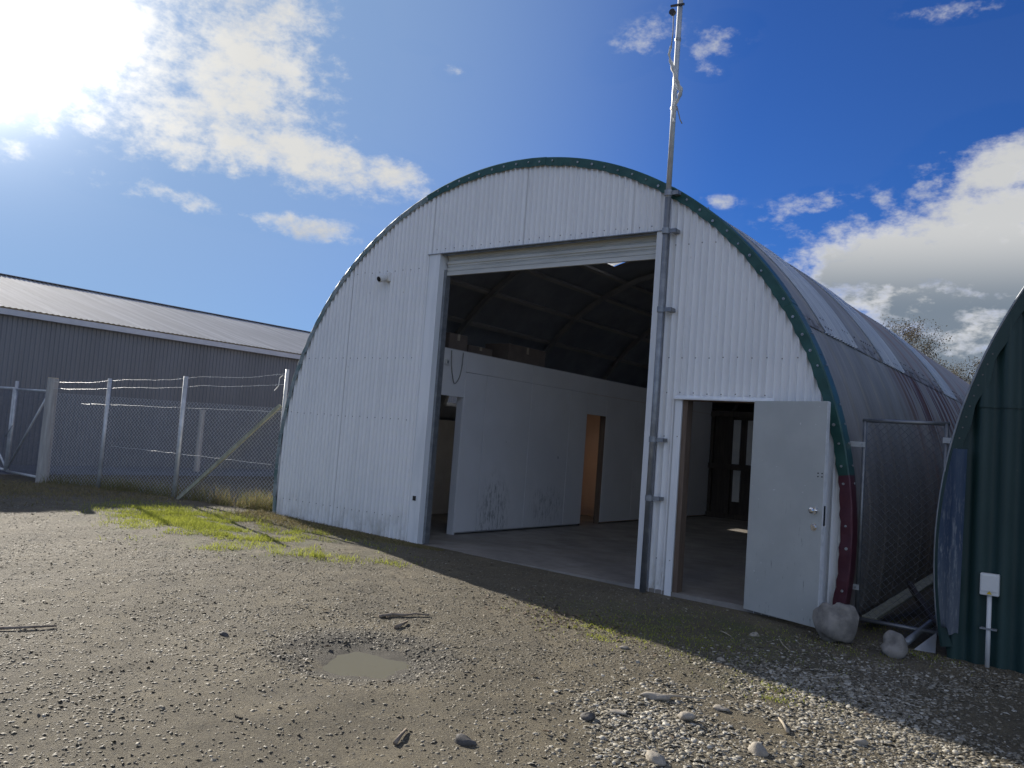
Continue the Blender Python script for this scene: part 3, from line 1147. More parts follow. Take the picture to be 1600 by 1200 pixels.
for a, b in ((4.735, 5.425), (8.095, 8.805)):
    MB().b2(-1.632, PX1, a + 0.002, b - 0.002, 2.02, 2.40).build('panel', 'partition_paint', part, bevel=0.005)
MB().b2(-1.632, PX1, 0.12, 0.625, 0.035, 2.016).build('panel', 'partition_paint', part, bevel=0.005)
# timber reveals of the doorways
for (a, b), mt in ((D1, 'partition_paint'), (D2, 'door_timber'), (D3, 'door_timber')):
    MB().b2(-1.75, -1.634, b, b + 0.04, 0.0, 2.03).build('doorway_jamb', mt, part)
    MB().b2(-1.75, -1.634, a - 0.04, a, 0.0, 2.03).build('doorway_jamb', mt, part)
    MB().b2(-1.75, -1.634, a - 0.04, b + 0.04, 2.032, 2.07).build('doorway_head', mt, part)
# backing of the partition, framing
for a, b, mt in ((0.12, 0.585, 'room_paint'), (1.275, 4.695, 'room_paint'), (5.465, 8.055, 'ply'), (8.845, 10.35, 'ply')):
    MB().b2(-1.75, -1.636, a, b, 0.02, 2.69).build('stud_core', mt, part)
MB().b2(-3.35, -1.66, 0.12, 10.35, 2.702, 2.715).build('room_ceiling', 'room_paint', part)
rw = thing('room_divider', (-2.8, 6.65, 0), 'plywood cross wall lit warm behind the second inner doorway', 'wall')
MB().b2(-3.9, -1.76, 6.62, 6.66, 0.01, 2.69).build('panel', 'ply', rw)
for z_ in (0.16, 1.05):
    MB().b2(-3.9, -1.76, 6.595, 6.618, z_ - 0.05, z_ + 0.05).build('rail', 'ply', rw)
rw2 = thing('store_divider', (-2.8, 4.55, 0), 'dull grey cross wall seen through the near inner doorway', 'wall')
MB().b2(-3.95, -1.76, 4.50, 4.56, 0.01, 2.69).build('panel', 'room_paint', rw2)
MB().b2(-3.76, -3.72, 0.2, 4.49, 0.01, 1.72).build('side_panel', 'room_paint', rw2)
MB().b2(-3.2, -3.0, 4.47, 4.498, 0.82, 0.9).build('shelf_bracket', 'black_plastic', rw2)
# timber framed cross wall at the back, with pale translucent strips
bw = thing('timber_back_wall', (1.0, 10.4, 0), 'dark timber framed wall deep inside, seen through the open door', 'wall')
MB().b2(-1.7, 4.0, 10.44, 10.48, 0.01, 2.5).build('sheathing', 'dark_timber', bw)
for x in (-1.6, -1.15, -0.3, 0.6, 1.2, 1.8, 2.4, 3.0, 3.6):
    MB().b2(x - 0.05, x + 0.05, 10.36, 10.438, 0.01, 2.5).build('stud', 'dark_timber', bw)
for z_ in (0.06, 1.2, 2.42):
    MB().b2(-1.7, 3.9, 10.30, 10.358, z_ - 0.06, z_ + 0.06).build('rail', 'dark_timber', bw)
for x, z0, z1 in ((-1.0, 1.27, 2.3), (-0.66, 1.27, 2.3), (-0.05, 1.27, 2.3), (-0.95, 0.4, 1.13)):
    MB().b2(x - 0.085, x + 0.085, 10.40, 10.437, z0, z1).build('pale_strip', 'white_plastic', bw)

boxes = [((-2.0, 1.16, 2.72), (0.5, 0.42, 0.24), 'tall brown carton nearest the roller door on the partition roof'),
         ((-2.05, 3.0, 2.72), (0.5, 1.05, 0.29), 'long brown carton on the partition roof, beyond the flat boards'),
         ((-2.15, 1.85, 2.72), (0.55, 0.6, 0.14), 'low flat carton lying between two taller cartons')]
for c, s_, lb in boxes:
    r = thing('cardboard_box', c, lb, 'box', 'cartons stored on the partition')
    MB().b2(c[0] - s_[0] / 2, c[0] + s_[0] / 2, c[1] - s_[1] / 2, c[1] + s_[1] / 2, c[2], c[2] + s_[2]).build('carton', 'carton', r, bevel=0.006)
    MB().b2(c[0] - s_[0] / 2 - 0.001, c[0] + s_[0] / 2 + 0.001, c[1] - 0.03, c[1] + 0.03, c[2] + s_[2] * 0.6, c[2] + s_[2] + 0.001).build('tape', 'pale_stick', r)
# hanging cable loop and switch on the partition
mb = MB()
pl = []
for i in range(25):
    tt = i / 24
    pl.append((-1.605, 0.86 + 0.26 * tt + 0.01 * math.sin(9 * tt), 2.68 - 0.47 * math.sin(math.pi * tt) ** 0.45))
mb.tube(pl, 0.008, 6)
tag(mb.build('cable_loop', 'rope', None, smooth=True), 'grey cable hanging in a loop high on the white partition', 'cable')
r = thing('wall_switch', (-1.615, 0.78, 2.5), 'small square switch box beside the hanging cable', 'switch')
MB().b2(-1.619, -1.59, 0.74, 0.82, 2.46, 2.54).build('plate', 'white_plastic', r, bevel=0.004)
MB().b2(-1.59, -1.583, 0.77, 0.79, 2.48, 2.52).build('rocker', 'galv', r)

# ------------------------------------------------------------------ flag pole
pole = thing('flag_pole', (2.2, -0.12, -0.02), 'tall galvanised pipe pole strapped beside the roller door opening', 'pole')
PXp, PYp = 2.2, -0.12
mb = MB()
mb.tube([(PXp - 0.01, PYp, -0.06), (PXp, PYp, 2.0), (PXp, PYp, 4.2)], 0.034, 16)
mb.build('lower_pipe', 'galv', pole, smooth=True)
mb = MB()
mb.tube([(PXp, PYp, 4.2), (PXp, PYp, 6.62)], 0.029, 16)
mb.build('upper_pipe', 'galv_light', pole, smooth=True)
for z_ in (0.95, 1.57, 2.97, 3.83, 4.25):
    mb = MB()
    mb.tube([(PXp, PYp, z_ - 0.03), (PXp, PYp, z_ + 0.03)], 0.044, 14)
    mb.b2(PXp, PXp + 0.12, PYp - 0.008, PYp + 0.008, z_ - 0.022, z_ + 0.022)
    mb.b2(PXp + 0.06, PXp + 0.12, PYp, -0.02 if z_ < 4 else -0.03, z_ - 0.02, z_ + 0.02)
    mb.build('bracket', 'galv', pole)
mb = MB()
mb.tube([(PXp, PYp, 5.18), (PXp, PYp, 5.21)], 0.036, 12)
mb.build('band', 'galv', pole)
mb = MB()
mb.tube([(PXp, PYp, 5.96), (PXp, PYp, 5.99)], 0.034, 12)
mb.build('band', 'galv', pole)
mb = MB()
mb.beam((PXp - 0.09, PYp - 0.05, 6.36), (PXp + 0.06, PYp - 0.02, 6.36), 0.02, 0.02)
mb.tube([(PXp - 0.06, PYp - 0.075, 6.28), (PXp - 0.06, PYp - 0.035, 6.28)], 0.035, 14)
mb.build('pulley', 'black_plastic', pole)
mb = MB()
mb.tube([(PXp - 0.05, PYp - 0.05, 6.26), (PXp - 0.045, PYp - 0.045, 6.05), (PXp - 0.05, PYp - 0.05, 5.9)], 0.006, 6)
mb.build('halyard', 'rope', pole, smooth=True)
mb = MB()
mb.tube([(PXp + 0.035, PYp, 5.22), (PXp + 0.06, PYp - 0.01, 5.15), (PXp + 0.09, PYp - 0.01, 5.05), (PXp + 0.12, PYp - 0.02, 5.0)], 0.006, 6)
mb.build('rope_end', 'rope', pole, smooth=True)
flag = thing('tattered_flag', (2.2, -0.16, 5.9), 'thin tattered white rag twisted round the top of the flag pole', 'flag')
mb = MB()
ctr = [(-0.055, 5.90, 0.02), (-0.07, 5.80, 0.05), (-0.05, 5.72, 0.07), (-0.01, 5.62, 0.05), (0.03, 5.52, 0.045), (0.06, 5.44, 0.05), (0.09, 5.36, 0.06), (0.07, 5.28, 0.055), (0.04, 5.20, 0.05), (0.03, 5.10, 0.04), (0.03, 5.03, 0.02), (0.05, 5.015, 0.012)]
SUB = 5
for i in range(len(ctr) - 1):
    for j in range(SUB):
        u = j / SUB
        x = ctr[i][0] * (1 - u) + ctr[i + 1][0] * u
        z_ = ctr[i][1] * (1 - u) + ctr[i + 1][1] * u
        w = (ctr[i][2] * (1 - u) + ctr[i + 1][2] * u) * (1 + 0.25 * math.sin(7 * (i + u)))
        tw = 0.9 * math.sin(1.1 * (i + u)) + 0.5
        for q in (-1, -0.33, 0.33, 1):
            fold = 0.012 * math.sin(3.0 * q + 1.7 * (i + u))
            mb.v.append((PXp + x + q * w / 2 * math.cos(tw), PYp - 0.045 + q * w / 2 * math.sin(tw) * 0.6 + fold, z_))
nr = len(mb.v) // 4
for i in range(nr - 1):
    for q in range(3):
        mb.f.append((4 * i + q, 4 * i + q + 1, 4 * i + 5 + q, 4 * i + 4 + q))
fo = mb.build('cloth', 'rag', flag, smooth=True)
sm = fo.modifiers.new('thick', 'SOLIDIFY')
sm.thickness = 0.003

# security camera
sc = thing('security_camera', (-2.13, -0.03, 3.57), 'small white security camera on the upper left of the end wall', 'camera')
mb = MB()
mb.box((-2.10, -0.045, 3.60), (0.10, 0.05, 0.13))
mb.build('mount', 'white_plastic', sc, bevel=0.012)
mb = MB()
p0, p1 = Vector((-2.12, -0.06, 3.60)), Vector((-2.13, -0.19, 3.545))
d_ = (p1 - p0).normalized()
mb.tube([p0, p0 + d_ * 0.02, p1 - d_ * 0.02, p1], [0.03, 0.05, 0.052, 0.046], 16)
mb.build('housing', 'white_plastic', sc, smooth=True)
mb = MB()
mb.tube([p1 - d_ * 0.002, p1 + d_ * 0.006], 0.036, 16)
mb.build('lens', 'black_plastic', sc)

# ------------------------------------------------------------------ neighbour green hut
GX, GY, GZ, GR = 9.47, -0.15, 0.79, 4.51
gh_ = thing('green_hut', (GX, GY, 0), 'dark green corrugated arched hut at the right edge', 'hut')
gt = lambda x: arch_z(x, GR - 0.02, GX, GZ)
gl_ = lambda x: max(-0.10, arch_zlow(x, GR - 0.02, GX, GZ))
GP, GA = 0.17, 0.05


def split_sheet(x0, x1, z0, z1, y):
    lo_ = (lambda x: max(gl_(x), z0))
    hi_ = (lambda x: None if gt(x) is None else min(gt(x), z1))
    mb = corr_sheet(x0, x1, lo_, hi_, y, GP, GA, n=10, power=1.0)
    if mb.f:
        mb.build('wall_sheet', 'green_iron', gh_, smooth=True)


xb = [4.97, 5.24, 5.92, 6.60, 7.28, 7.96, 8.64, 9.32, 10.0, 10.68, 11.36, 12.04, 12.72, 13.40, 13.96]
for i in range(len(xb) - 1):
    dy = -0.004 * (i % 2)
    split_sheet(xb[i] - 0.03, xb[i + 1], -0.1, 2.06, GY + dy)
    split_sheet(xb[i] - 0.03, xb[i + 1], 2.02, 9.0, GY - 0.012 + dy)
# folded edge trim
for i, (a0, a1) in enumerate(((96, 128), (127.5, 150), (149.5, 172), (171.5, 190), (-8, 45), (44.5, 96.5))):
    mb = MB()
    n = int((a1 - a0) / 1.0)
    for j in range(n + 1):
        a = R_(a0 + (a1 - a0) * j / n)
        c, s_ = math.cos(a), math.sin(a)
        wob = 0.014 * math.sin(a * 71.0) + 0.008 * math.sin(a * 33)
        d = 0.004 * (i % 2)
        for r, y in ((GR - 0.085 + wob, GY - 0.054), (GR - 0.085 + wob, GY - 0.062 - d), (GR - 0.004, GY - 0.066 - d), (GR + 0.012 + d, GY - 0.056 - d), (GR + 0.012 + d, GY + 0.20)):
            mb.v.append((GX + r * c, y, GZ + r * s_))
    for j in range(n):
        for q in range(4):
            mb.f.append((j * 5 + q, j * 5 + q + 1, j * 5 + 6 + q, j * 5 + 5 + q))
    mb.build('edge_trim', 'green_iron', gh_)
mb = MB()
mb.tube([(GX + (GR + 0.016) * math.cos(R_(a)), GY - 0.052, GZ + (GR + 0.016) * math.sin(R_(a))) for a in range(96, 190, 2)], 0.011, 6)
mb.build('edge_bead', 'galv', gh_, smooth=True)
# blue offcut of iron over the bottom corner
mb = MB()
rows = 40
ncol = 24
for j in range(rows + 1):
    z_ = 0.13 + (1.66 - 0.13) * j / rows
    xl = GX - math.sqrt((GR - 0.015) ** 2 - (z_ - GZ) ** 2)
    xr = 5.165 - 0.02 * (1 - j / rows)
    for i in range(ncol + 1):
        u = i / ncol
        x = xl + (xr - xl) * u
        zz2 = z_
        if j == 0:
            zz2 = z_ + 0.14 * max(0.0, 1 - u * 2.2) + 0.012 * math.sin(9 * u)
        y = GY - 0.078 - 0.022 * (0.5 + 0.5 * math.cos(2 * math.pi * (x - 0.02) / 0.115))
        mb.v.append((x, y, zz2))
w = ncol + 1
for j in range(rows):
    for i in range(ncol):
        mb.f.append((j * w + i, j * w + i + 1, (j + 1) * w + i + 1, (j + 1) * w + i))
ob = mb.build('corner_patch', 'blue_iron', gh_, smooth=True)
ob['label'] = 'worn blue painted sheet over the lower left corner'
mb = MB()
for j in range(26):
    a = R_(158 + 30 * j / 25)
    r = GR - 0.035
    p = Vector((GX + r * math.cos(a), GY - 0.06, GZ + r * math.sin(a)))
    mb.tube([p, p + Vector((0, -0.008, 0))], 0.007, 6)
mb.build('edge_nails', 'screw_dark', gh_, kind='stuff')
# roof of the green hut: corrugations round the arch
mb = MB()
L_ = 15.0
nc = 420
for i in range(nc + 1):
    y = GY + 0.01 + L_ * i / nc
    rr = GR - 0.012 + 0.012 * math.cos(2 * math.pi * (y - GY) / 0.17)
    for j in range(41):
        a = R_(-10 + 200 * j / 40)
        mb.v.append((GX + rr * math.cos(a), y, GZ + rr * math.sin(a)))
for i in range(nc):
    for j in range(40):
        mb.f.append((i * 41 + j, (i + 1) * 41 + j, (i + 1) * 41 + j + 1, i * 41 + j + 1))
mb.build('roof', 'green_iron', gh_, smooth=True)
corr_sheet(5.05, 13.9, gl_, gt, GY + 14.9, GP, GA, n=4).build('rear_wall', 'green_iron', gh_)

# meter box on the green hut
eb = thing('electrical_box', (5.36, -0.24, -0.06), 'small white electrical box on a conduit against the green hut', 'meter box')
mb = MB().box((5.36, -0.235, 0.575), (0.135, 0.07, 0.175))
bo = mb.build('enclosure', 'white_plastic', eb, bevel=0.008)
MB().box((5.36, -0.273, 0.585), (0.118, 0.006, 0.13)).build('cover', 'white_plastic', bo, bevel=0.002)
MB().add([(5.345, -0.2765, 0.50), (5.38, -0.2765, 0.50), (5.3625, -0.2765, 0.528)], [(0, 1, 2)]).build('warning_sticker', 'sticker_yellow', bo)
mb = MB()
mb.tube([(5.36, -0.235, 0.49), (5.36, -0.235, -0.1)], 0.0175, 12)
mb.build('conduit', 'white_plastic', eb, smooth=True)
mb = MB().box((5.36, -0.235, 0.22), (0.12, 0.045, 0.014))
mb.build('saddle', 'galv', eb)

# ------------------------------------------------------------------ narrow gate between the huts
def chain(mb, A, B, z0, z1, pitch=0.05, r=0.0016, sides=3):
    """diamond wire mesh in the upright plane from A to B"""
    A, B = Vector(A), Vector(B)
    d = B - A
    L = d.length
    d.normalize()
    H = z1 - z0
    k = -int(H / pitch) - 1
    while k * pitch < L:
        for sg in (1, -1):
            s0 = k * pitch
            a, b = (s0, 0.0), (s0 + H, H)
            if a[0] < 0:
                a = (0.0, -s0)
            if b[0] > L:
                b = (L, L - s0)
            if b[0] - a[0] > 0.01:
                za, zb = (a[1], b[1]) if sg > 0 else (H - a[1], H - b[1])
                mb.tube([A + d * a[0] + Vector((0, 0, z0 + za)), A + d * b[0] + Vector((0, 0, z0 + zb))], r, sides, cap=False)
        k += 1


g2 = thing('side_gate', (4.57, 0.25, 0), 'narrow pipe framed chain link gate between the two huts', 'gate')
ga, gb = Vector((4.235, 0.25, 0)), Vector((4.935, 0.22, 0))
for p in (ga, gb):
    mb = MB()
    mb.tube([p + Vector((0, 0, 0.02)), p + Vector((0, 0, 1.89))], 0.019, 10)
    mb.build('stile', 'galv', g2, smooth=True)
for z_ in (0.03, 1.89):
    mb = MB()
    mb.tube([ga + Vector((-0.02, 0, z_)), gb + Vector((0.02, 0, z_))], 0.019, 10)
    mb.build('rail', 'galv', g2, smooth=True)
mb = MB()
chain(mb, ga, gb, 0.05, 1.87, 0.07, 0.0022)
mb.build('wire_mesh', 'galv', g2)
for p, x0, x1, z_ in ((ga, 4.09, 4.25, 1.66), (ga, 4.17, 4.25, 0.32), (gb, 4.91, 5.03, 1.74)):
    MB().b2(x0, x1, p.y - 0.028, p.y - 0.022, z_ - 0.025, z_ + 0.025).build('strap', 'galv_light', g2)
    mb = MB()
    mb.tube([(x1 - 0.03, p.y - 0.03, z_), (x1 - 0.03, p.y - 0.042, z_)], 0.008, 8)
    mb.build('bolt', 'bolt_zinc', g2)
# offcuts lying behind the gate
pk = MB().beam((4.32, 0.35, 0.03), (4.62, 2.6, 0.34), 0.13, 0.025).build('loose_board', 'strut_timber', None)
tag(pk, 'pale board leaning low behind the side gate', 'board')
mb = MB()
mb.tube([(4.74, -0.15, -0.03), (4.93, 1.6, 0.2)], 0.03, 10)
tag(mb.build('loose_pipe', 'galv', None, smooth=True), 'short grey pipe lying under the side gate', 'pipe')
pk = MB().beam((4.50, 1.2, 0.30), (4.86, 0.5, 0.05), 0.05, 0.05).build('loose_batten', 'dark_timber', None)
tag(pk, 'dark batten lying across the pale board', 'batten')
mb = MB()
zt = gz(4.9, -0.15)
mb.add([(4.80, -0.16, zt + 0.0), (4.965, -0.12, zt + 0.0), (4.955, -0.02, zt + 0.16), (4.80, -0.145, zt + 0.0), (4.965, -0.105, zt + 0.0), (4.955, -0.005, zt + 0.16)],
       [(0, 1, 2), (5, 4, 3), (0, 3, 4, 1), (1, 4, 5, 2), (2, 5, 3, 0)])
tag(mb.build('metal_offcut', 'galv', None), 'triangular metal offcut at the foot of the blue corner', 'offcut')

# ------------------------------------------------------------------ shed on the left
SX, SE, SRX, SRZ = -13.0, 3.44, -19.0, 4.92
shed = thing('long_shed', (SX, 8, 0), 'long grey ribbed metal shed with pale low pitched roof', 'shed')
SY0, SY1 = -8.0, 28.0


def rib_mesh(name, wid, prof, length_pts):
    """prof: (offset along the run, height off the sheet); length_pts: two points of the sheet line and its normal"""
    (p0, p1, nrm) = length_pts
    vs, fs = [], []
    for y, h in prof:
        for p in (p0, p1):
            vs.append((p[0] + nrm[0] * h, y, p[2] + nrm[2] * h))
    for i in range(len(prof) - 1):
        fs.append((2 * i, 2 * i + 2, 2 * i + 3, 2 * i + 1))
    me = bpy.data.meshes.new(name)
    me.from_pydata(vs, [], fs)
    me.update()
    return me


prof = []
for i in range(10):
    y = i * 0.1
    prof += [(y, 0.0), (y + 0.055, 0.0), (y + 0.065, 0.016), (y + 0.09, 0.016)]
prof.append((1.0, 0.0))
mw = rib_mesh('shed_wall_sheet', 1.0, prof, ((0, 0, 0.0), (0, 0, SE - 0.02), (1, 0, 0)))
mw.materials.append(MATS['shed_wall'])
prof2 = []
for i in range(8):
    y = i * 0.125
    prof2 += [(y, 0.0), (y + 0.035, 0.012), (y + 0.062, 0.02), (y + 0.09, 0.012)]
prof2.append((1.0, 0.0))
dx, dz = SRX - SX, SRZ - SE
ln = math.hypot(dx, dz)
nrm = (dz / ln * 1.0, 0, -dx / ln)
mr = rib_mesh('shed_roof_sheet', 1.0, prof2, ((0.16, 0, -0.16 * dz / -dx + SE + 0.05), (dx, 0, SRZ + 0.05), nrm))
mr.materials.append(MATS['shed_roof'])
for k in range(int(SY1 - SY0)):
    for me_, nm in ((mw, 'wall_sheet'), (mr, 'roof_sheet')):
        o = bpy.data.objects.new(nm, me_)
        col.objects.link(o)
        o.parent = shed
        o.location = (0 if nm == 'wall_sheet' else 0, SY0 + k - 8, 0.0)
        if nm == 'roof_sheet':
            o.location.z = 0.003 * (k % 2)
        # sheets are built relative to the wall line
MB().b2(SX + 0.06, SX + 0.20, SY0, SY1, SE - 0.14, SE - 0.015).build('gutter', 'shed_trim', shed)
MB().b2(SX - 0.02, SX + 0.058, SY0, SY1, SE - 0.12, SE - 0.01).build('fascia', 'shed_trim', shed)
MB().b2(SRX - 0.25, SRX + 0.22, SY0, SY1, SRZ + 0.062, SRZ + 0.074).build('ridge_cap', 'shed_trim', shed)
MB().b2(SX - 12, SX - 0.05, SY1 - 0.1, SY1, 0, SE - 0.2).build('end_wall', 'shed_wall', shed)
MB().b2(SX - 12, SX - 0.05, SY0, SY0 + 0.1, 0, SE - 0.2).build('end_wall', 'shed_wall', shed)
MB().add([(SRX, SY0, SRZ + 0.05), (SRX, SY1, SRZ + 0.05), (SRX - 6, SY1, SE), (SRX - 6, SY0, SE)], [(0, 1, 2, 3)]).build('rear_roof', 'shed_roof', shed)

# ------------------------------------------------------------------ fence and yard gate
fence = thing('chain_link_fence', (-6.5, -0.4, 0), 'chain link fence with steel posts between hut corner and gate', 'fence')
FA, FB = Vector((-4.42, 0.17, 0)), Vector((-9.0, -1.27, 0))
fd = (FB - FA).normalized()
posts = [(FA, 2.30, 0.028), (Vector((-6.3, -0.42, 0)), 2.10, 0.036), (Vector((-7.85, -0.90, 0)), 1.99, 0.032)]
for p, h, r in posts:
    zb = gz(p.x, p.y)
    mb = MB()
    mb.tube([(p.x, p.y, zb - 0.1), (p.x, p.y, h)], r, 10)
    mb.build('post', 'galv_light', fence, smooth=True)
mb = MB()
chain(mb, FA + Vector((0, 0.03, 0)), FB + Vector((0, 0.03, 0)), 0.08, 1.68, 0.07, 0.0028)
mb.build('wire_mesh', 'galv_light', fence)


def wire(za, zb, sag, nm, s0=0.0, s1=1.0, barb=False):
    pts = []
    L = (FB - FA).length
    tops = [(0.0, za), (1.97 / L, None), (3.59 / L, None), (1.0, zb)]
    n = 30
    for i in range(n + 1):
        u = s0 + (s1 - s0) * i / n
        p = FA + (FB - FA) * u
        z_ = za + (zb - za) * u - sag * abs(math.sin(u * math.pi * 3)) + random.uniform(-0.006, 0.006)
        pts.append((p.x, p.y - 0.035, z_))
    mb = MB()
    mb.tube(pts, 0.0032, 5)
    if barb:
        for i in range(1, n, 2):
            x, y, z_ = pts[i]
            mb.beam((x - 0.012, y, z_ - 0.018), (x + 0.012, y, z_ + 0.018), 0.004, 0.004)
    mb.build(nm, 'galv_light', fence)


wire(2.22, 1.87, 0.03, 'barbed_wire', barb=True)
wire(2.06, 1.75, 0.025, 'barbed_wire', barb=True)
wire(1.62, 1.50, 0.0, 'strain_wire', 0.0, 0.86)
wire(0.78, 0.86, 0.0, 'strain_wire', 0.02, 0.70)
mb = MB()
mb.beam((-6.08, -0.5, gz(-6.1, -0.5) - 0.03), (-4.46, 0.13, 1.72), 0.05, 0.05)
mb.build('strut', 'strut_timber', fence)
mb = MB()
mb.tube([(-4.45, 0.12, 2.2), (-4.53, 0.12, 2.15), (-4.52, 0.1, 2.02), (-4.58, 0.08, 1.95)], 0.007, 6)
mb.build('wire_tail', 'galv_light', fence)
# pale flashing post on the hut corner
gp = thing('gate_post', (-9.1, -1.28, 0), 'thick weathered timber gate post at the end of the fence', 'post')
mb = MB()
zb = gz(-9.1, -1.28)
mb.tube([(-9.1, -1.28, zb - 0.2), (-9.1, -1.28, zb + 0.8), (-9.1, -1.28, 1.93)], [0.105, 0.1, 0.09], 18)
mb.build('timber', 'post_timber', gp, smooth=False)
mb = MB()
mb.tube([(-9.1, -1.28, 1.928), (-9.1, -1.28, 1.945)], [0.088, 0.08], 18)
mb.build('sawn_top', 'pale_stick', gp)
bp = MB()
bp.tube([(-11.9, 3.5, -0.1), (-11.9, 3.5, 1.62)], 0.07, 12)
tag(bp.build('lone_post', 'post_timber', None), 'lone timber post behind the fence near the shed wall', 'post')


def pipe_gate(name, label, A, B, zt, zb_, diag):
    g = thing(name, ((A[0] + B[0]) / 2, (A[1] + B[1]) / 2, 0.1), label, 'gate', 'pipe yard gates')
    A, B = Vector(A), Vector(B)
    for p, nm in ((A, 'stile'), (B, 'stile')):
        mb = MB()
        mb.tube([p + Vector((0, 0, zb_)), p + Vector((0, 0, zt + (0.16 if p is B and diag > 0 else 0)))], 0.03, 10)
        mb.build(nm, 'galv_light', g, smooth=True)
    for z_ in (zb_, zt):
        mb = MB()
        mb.tube([A + Vector((0, 0, z_)), B + Vector((0, 0, z_))], 0.024, 10)
        mb.build('rail', 'galv_light', g, smooth=True)
    mb = MB()
    if diag > 0:
        mb.tube([A + Vector((0, 0, zt - 0.1)), B + Vector((0, 0, zb_ + 0.05))], 0.022, 8)
    else:
        mb.tube([A + Vector((0, 0, zb_ + 0.05)), B + Vector((0, 0, zt - 0.1))], 0.022, 8)
    mb.build('brace', 'galv_light', g, smooth=True)
    mb = MB()
    chain(mb, A, B, zb_ + 0.03, zt - 0.03, 0.05, 0.002)
    mb.build('wire_mesh', 'galv', g)
    return g


pipe_gate('pipe_gate', 'pipe and mesh yard gate hung on the timber post', (-9.22, -1.30, 0), (-10.52, -1.30, 0), 1.70, 0.16, 1)
pipe_gate('pipe_gate', 'pipe and mesh yard gate at the left picture edge', (-10.62, -1.29, 0), (-13.0, -1.2, 0), 1.72, 0.18, -1)
mb = MB()
pts = []
for i in range(16):
    a = 2 * math.pi * i / 15
    pts.append((-10.57 + 0.075 * math.cos(a), -1.32 + 0.05 * math.sin(a), 0.92 + 0.12 * math.sin(a + 0.6)))
mb.tube(pts, 0.012, 6)
tag(mb.build('gate_chain', 'galv', None), 'loop of chain holding the two yard gates together', 'chain')

# ------------------------------------------------------------------ stones
def ico(sub):
    import bmesh
    bm = bmesh.new()
    bmesh.ops.create_icosphere(bm, subdivisions=sub, radius=1)
    V = np.array([v.co[:] for v in bm.verts])
    F = np.array([[v.index for v in f.verts] for f in bm.faces])
    bm.free()
    return V, F


IV3, IF3 = ico(4)
IV2, IF2 = ico(3)


def rock(name, c, size, mat, label, cat='stone', group=None, seed=1, sub=2, rotz=0.0, rough=0.16):
    V0, F0 = (IV3, IF3) if sub > 2 else (IV2, IF2)
    r = np.random.default_rng(seed)
    V = V0.copy()
    d = np.ones(len(V))
    for fq, am in ((1.3, rough), (2.6, rough * 0.55), (5.5, rough * 0.2), (12, rough * 0.1)):
        for _ in range(4):
            k = r.normal(size=3)
            k /= np.linalg.norm(k)
            d += am * 0.5 * np.sin(V @ k * fq * 2 + r.random() * 6.28)
    # a few flattened facets
    V = V * d[:, None]
    for _ in range(5):
        k = r.normal(size=3)
        k /= np.linalg.norm(k)
        h = V @ k
        lim = 0.80
        V = V - np.outer(np.maximum(h - lim, 0) * 0.75, k)
    V = V * np.array(size) / 2
    ca, sa = math.cos(rotz), math.sin(rotz)
    V = np.stack([V[:, 0] * ca - V[:, 1] * sa, V[:, 0] * sa + V[:, 1] * ca, V[:, 2]], 1)
    V[:, 2] -= V[:, 2].min()
    o = soup(name, V, F0, mat, smooth=True)
    z_ = gz(c[0], c[1])
    o.location = (c[0], c[1], z_ - size[2] * (0.34 if size[2] < 0.12 else 0.2) + (c[2] if len(c) > 2 else 0))
    tag(o, label, cat, group)
    return o


rock('boulder', (4.25, -0.50), (0.38, 0.30, 0.42), 'boulder', 'large grey boulder at the foot of the maroon trim', 'boulder', seed=3, sub=3, rotz=0.5, rough=0.26)
rock('boulder', (4.74, -0.55), (0.22, 0.18, 0.21), 'boulder', 'smaller rounded boulder in front of the narrow side gate', 'boulder', seed=8, sub=3, rotz=0.2, rough=0.24)
ST = [((3.94, -3.30), (0.20, 0.10, 0.055), 'pale_stone', 'long flat pale stone with a stick beside it', 11, 0.45),
      ((4.23, -3.51), (0.105, 0.085, 0.06), 'pale_stone', 'rounded tan stone in the middle of the gravel', 12, 0.3),
      ((4.29, -3.13), (0.11, 0.07, 0.04), 'pale_stone', 'flat cream stone just behind the rounded tan one', 13, 0.4),
      ((4.70, -3.62), (0.15, 0.10, 0.085), 'pale_stone', 'large cream stone nearest the bottom right gravel', 14, -0.3),
      ((4.40, -4.22), (0.15, 0.10, 0.07), 'pale_stone', 'cream stone at the very bottom edge of the picture', 15, -0.4),
      ((3.92, -3.75), (0.13, 0.09, 0.035), 'pale_stone', 'thin flat cream stone beside the dark clod', 16, 0.2),
      ((3.87, -3.98), (0.10, 0.08, 0.07), 'dark_stone', 'dark broken clod at the left end of the gravel', 17, 0.9),
      ((3.63, -4.73), (0.12, 0.08, 0.06), 'dark_stone', 'dark grey stone on the bare dirt at bottom centre', 18, 0.1),
      ((3.72, -0.98), (0.09, 0.07, 0.05), 'pale_stone', 'pale stone in the shade in front of the grey door', 19, 0.2),
      ((3.20, -2.35), (0.10, 0.06, 0.03), 'pale_stone', 'flat pale stone alone on the sunlit dirt', 20, 0.5),
      ((3.84, -2.03), (0.07, 0.06, 0.06), 'pale_stone', 'small upright stone at the edge of the shadow', 21, 0.0),
      ((5.05, -3.00), (0.10, 0.07, 0.05), 'pale_stone', 'pale stone in the gravel at the right', 22, 0.3),
      ((1.30, -4.55), (0.08, 0.06, 0.035), 'dark_stone', 'dark flat stone left of the puddle', 23, 0.3),
      ((-1.9, -5.0), (0.16, 0.08, 0.05), 'dark_stone', 'dark stone at the far left of the yard', 24, 0.6)]
for c, s_, m, lb, sd_, rz in ST:
    s_ = (s_[0] * 0.85, s_[1] * 0.85, s_[2] * 0.85)
    rock('stone', c, s_, m, lb, 'stone', 'larger stones lying in the yard', sd_, 2, rz, 0.3)


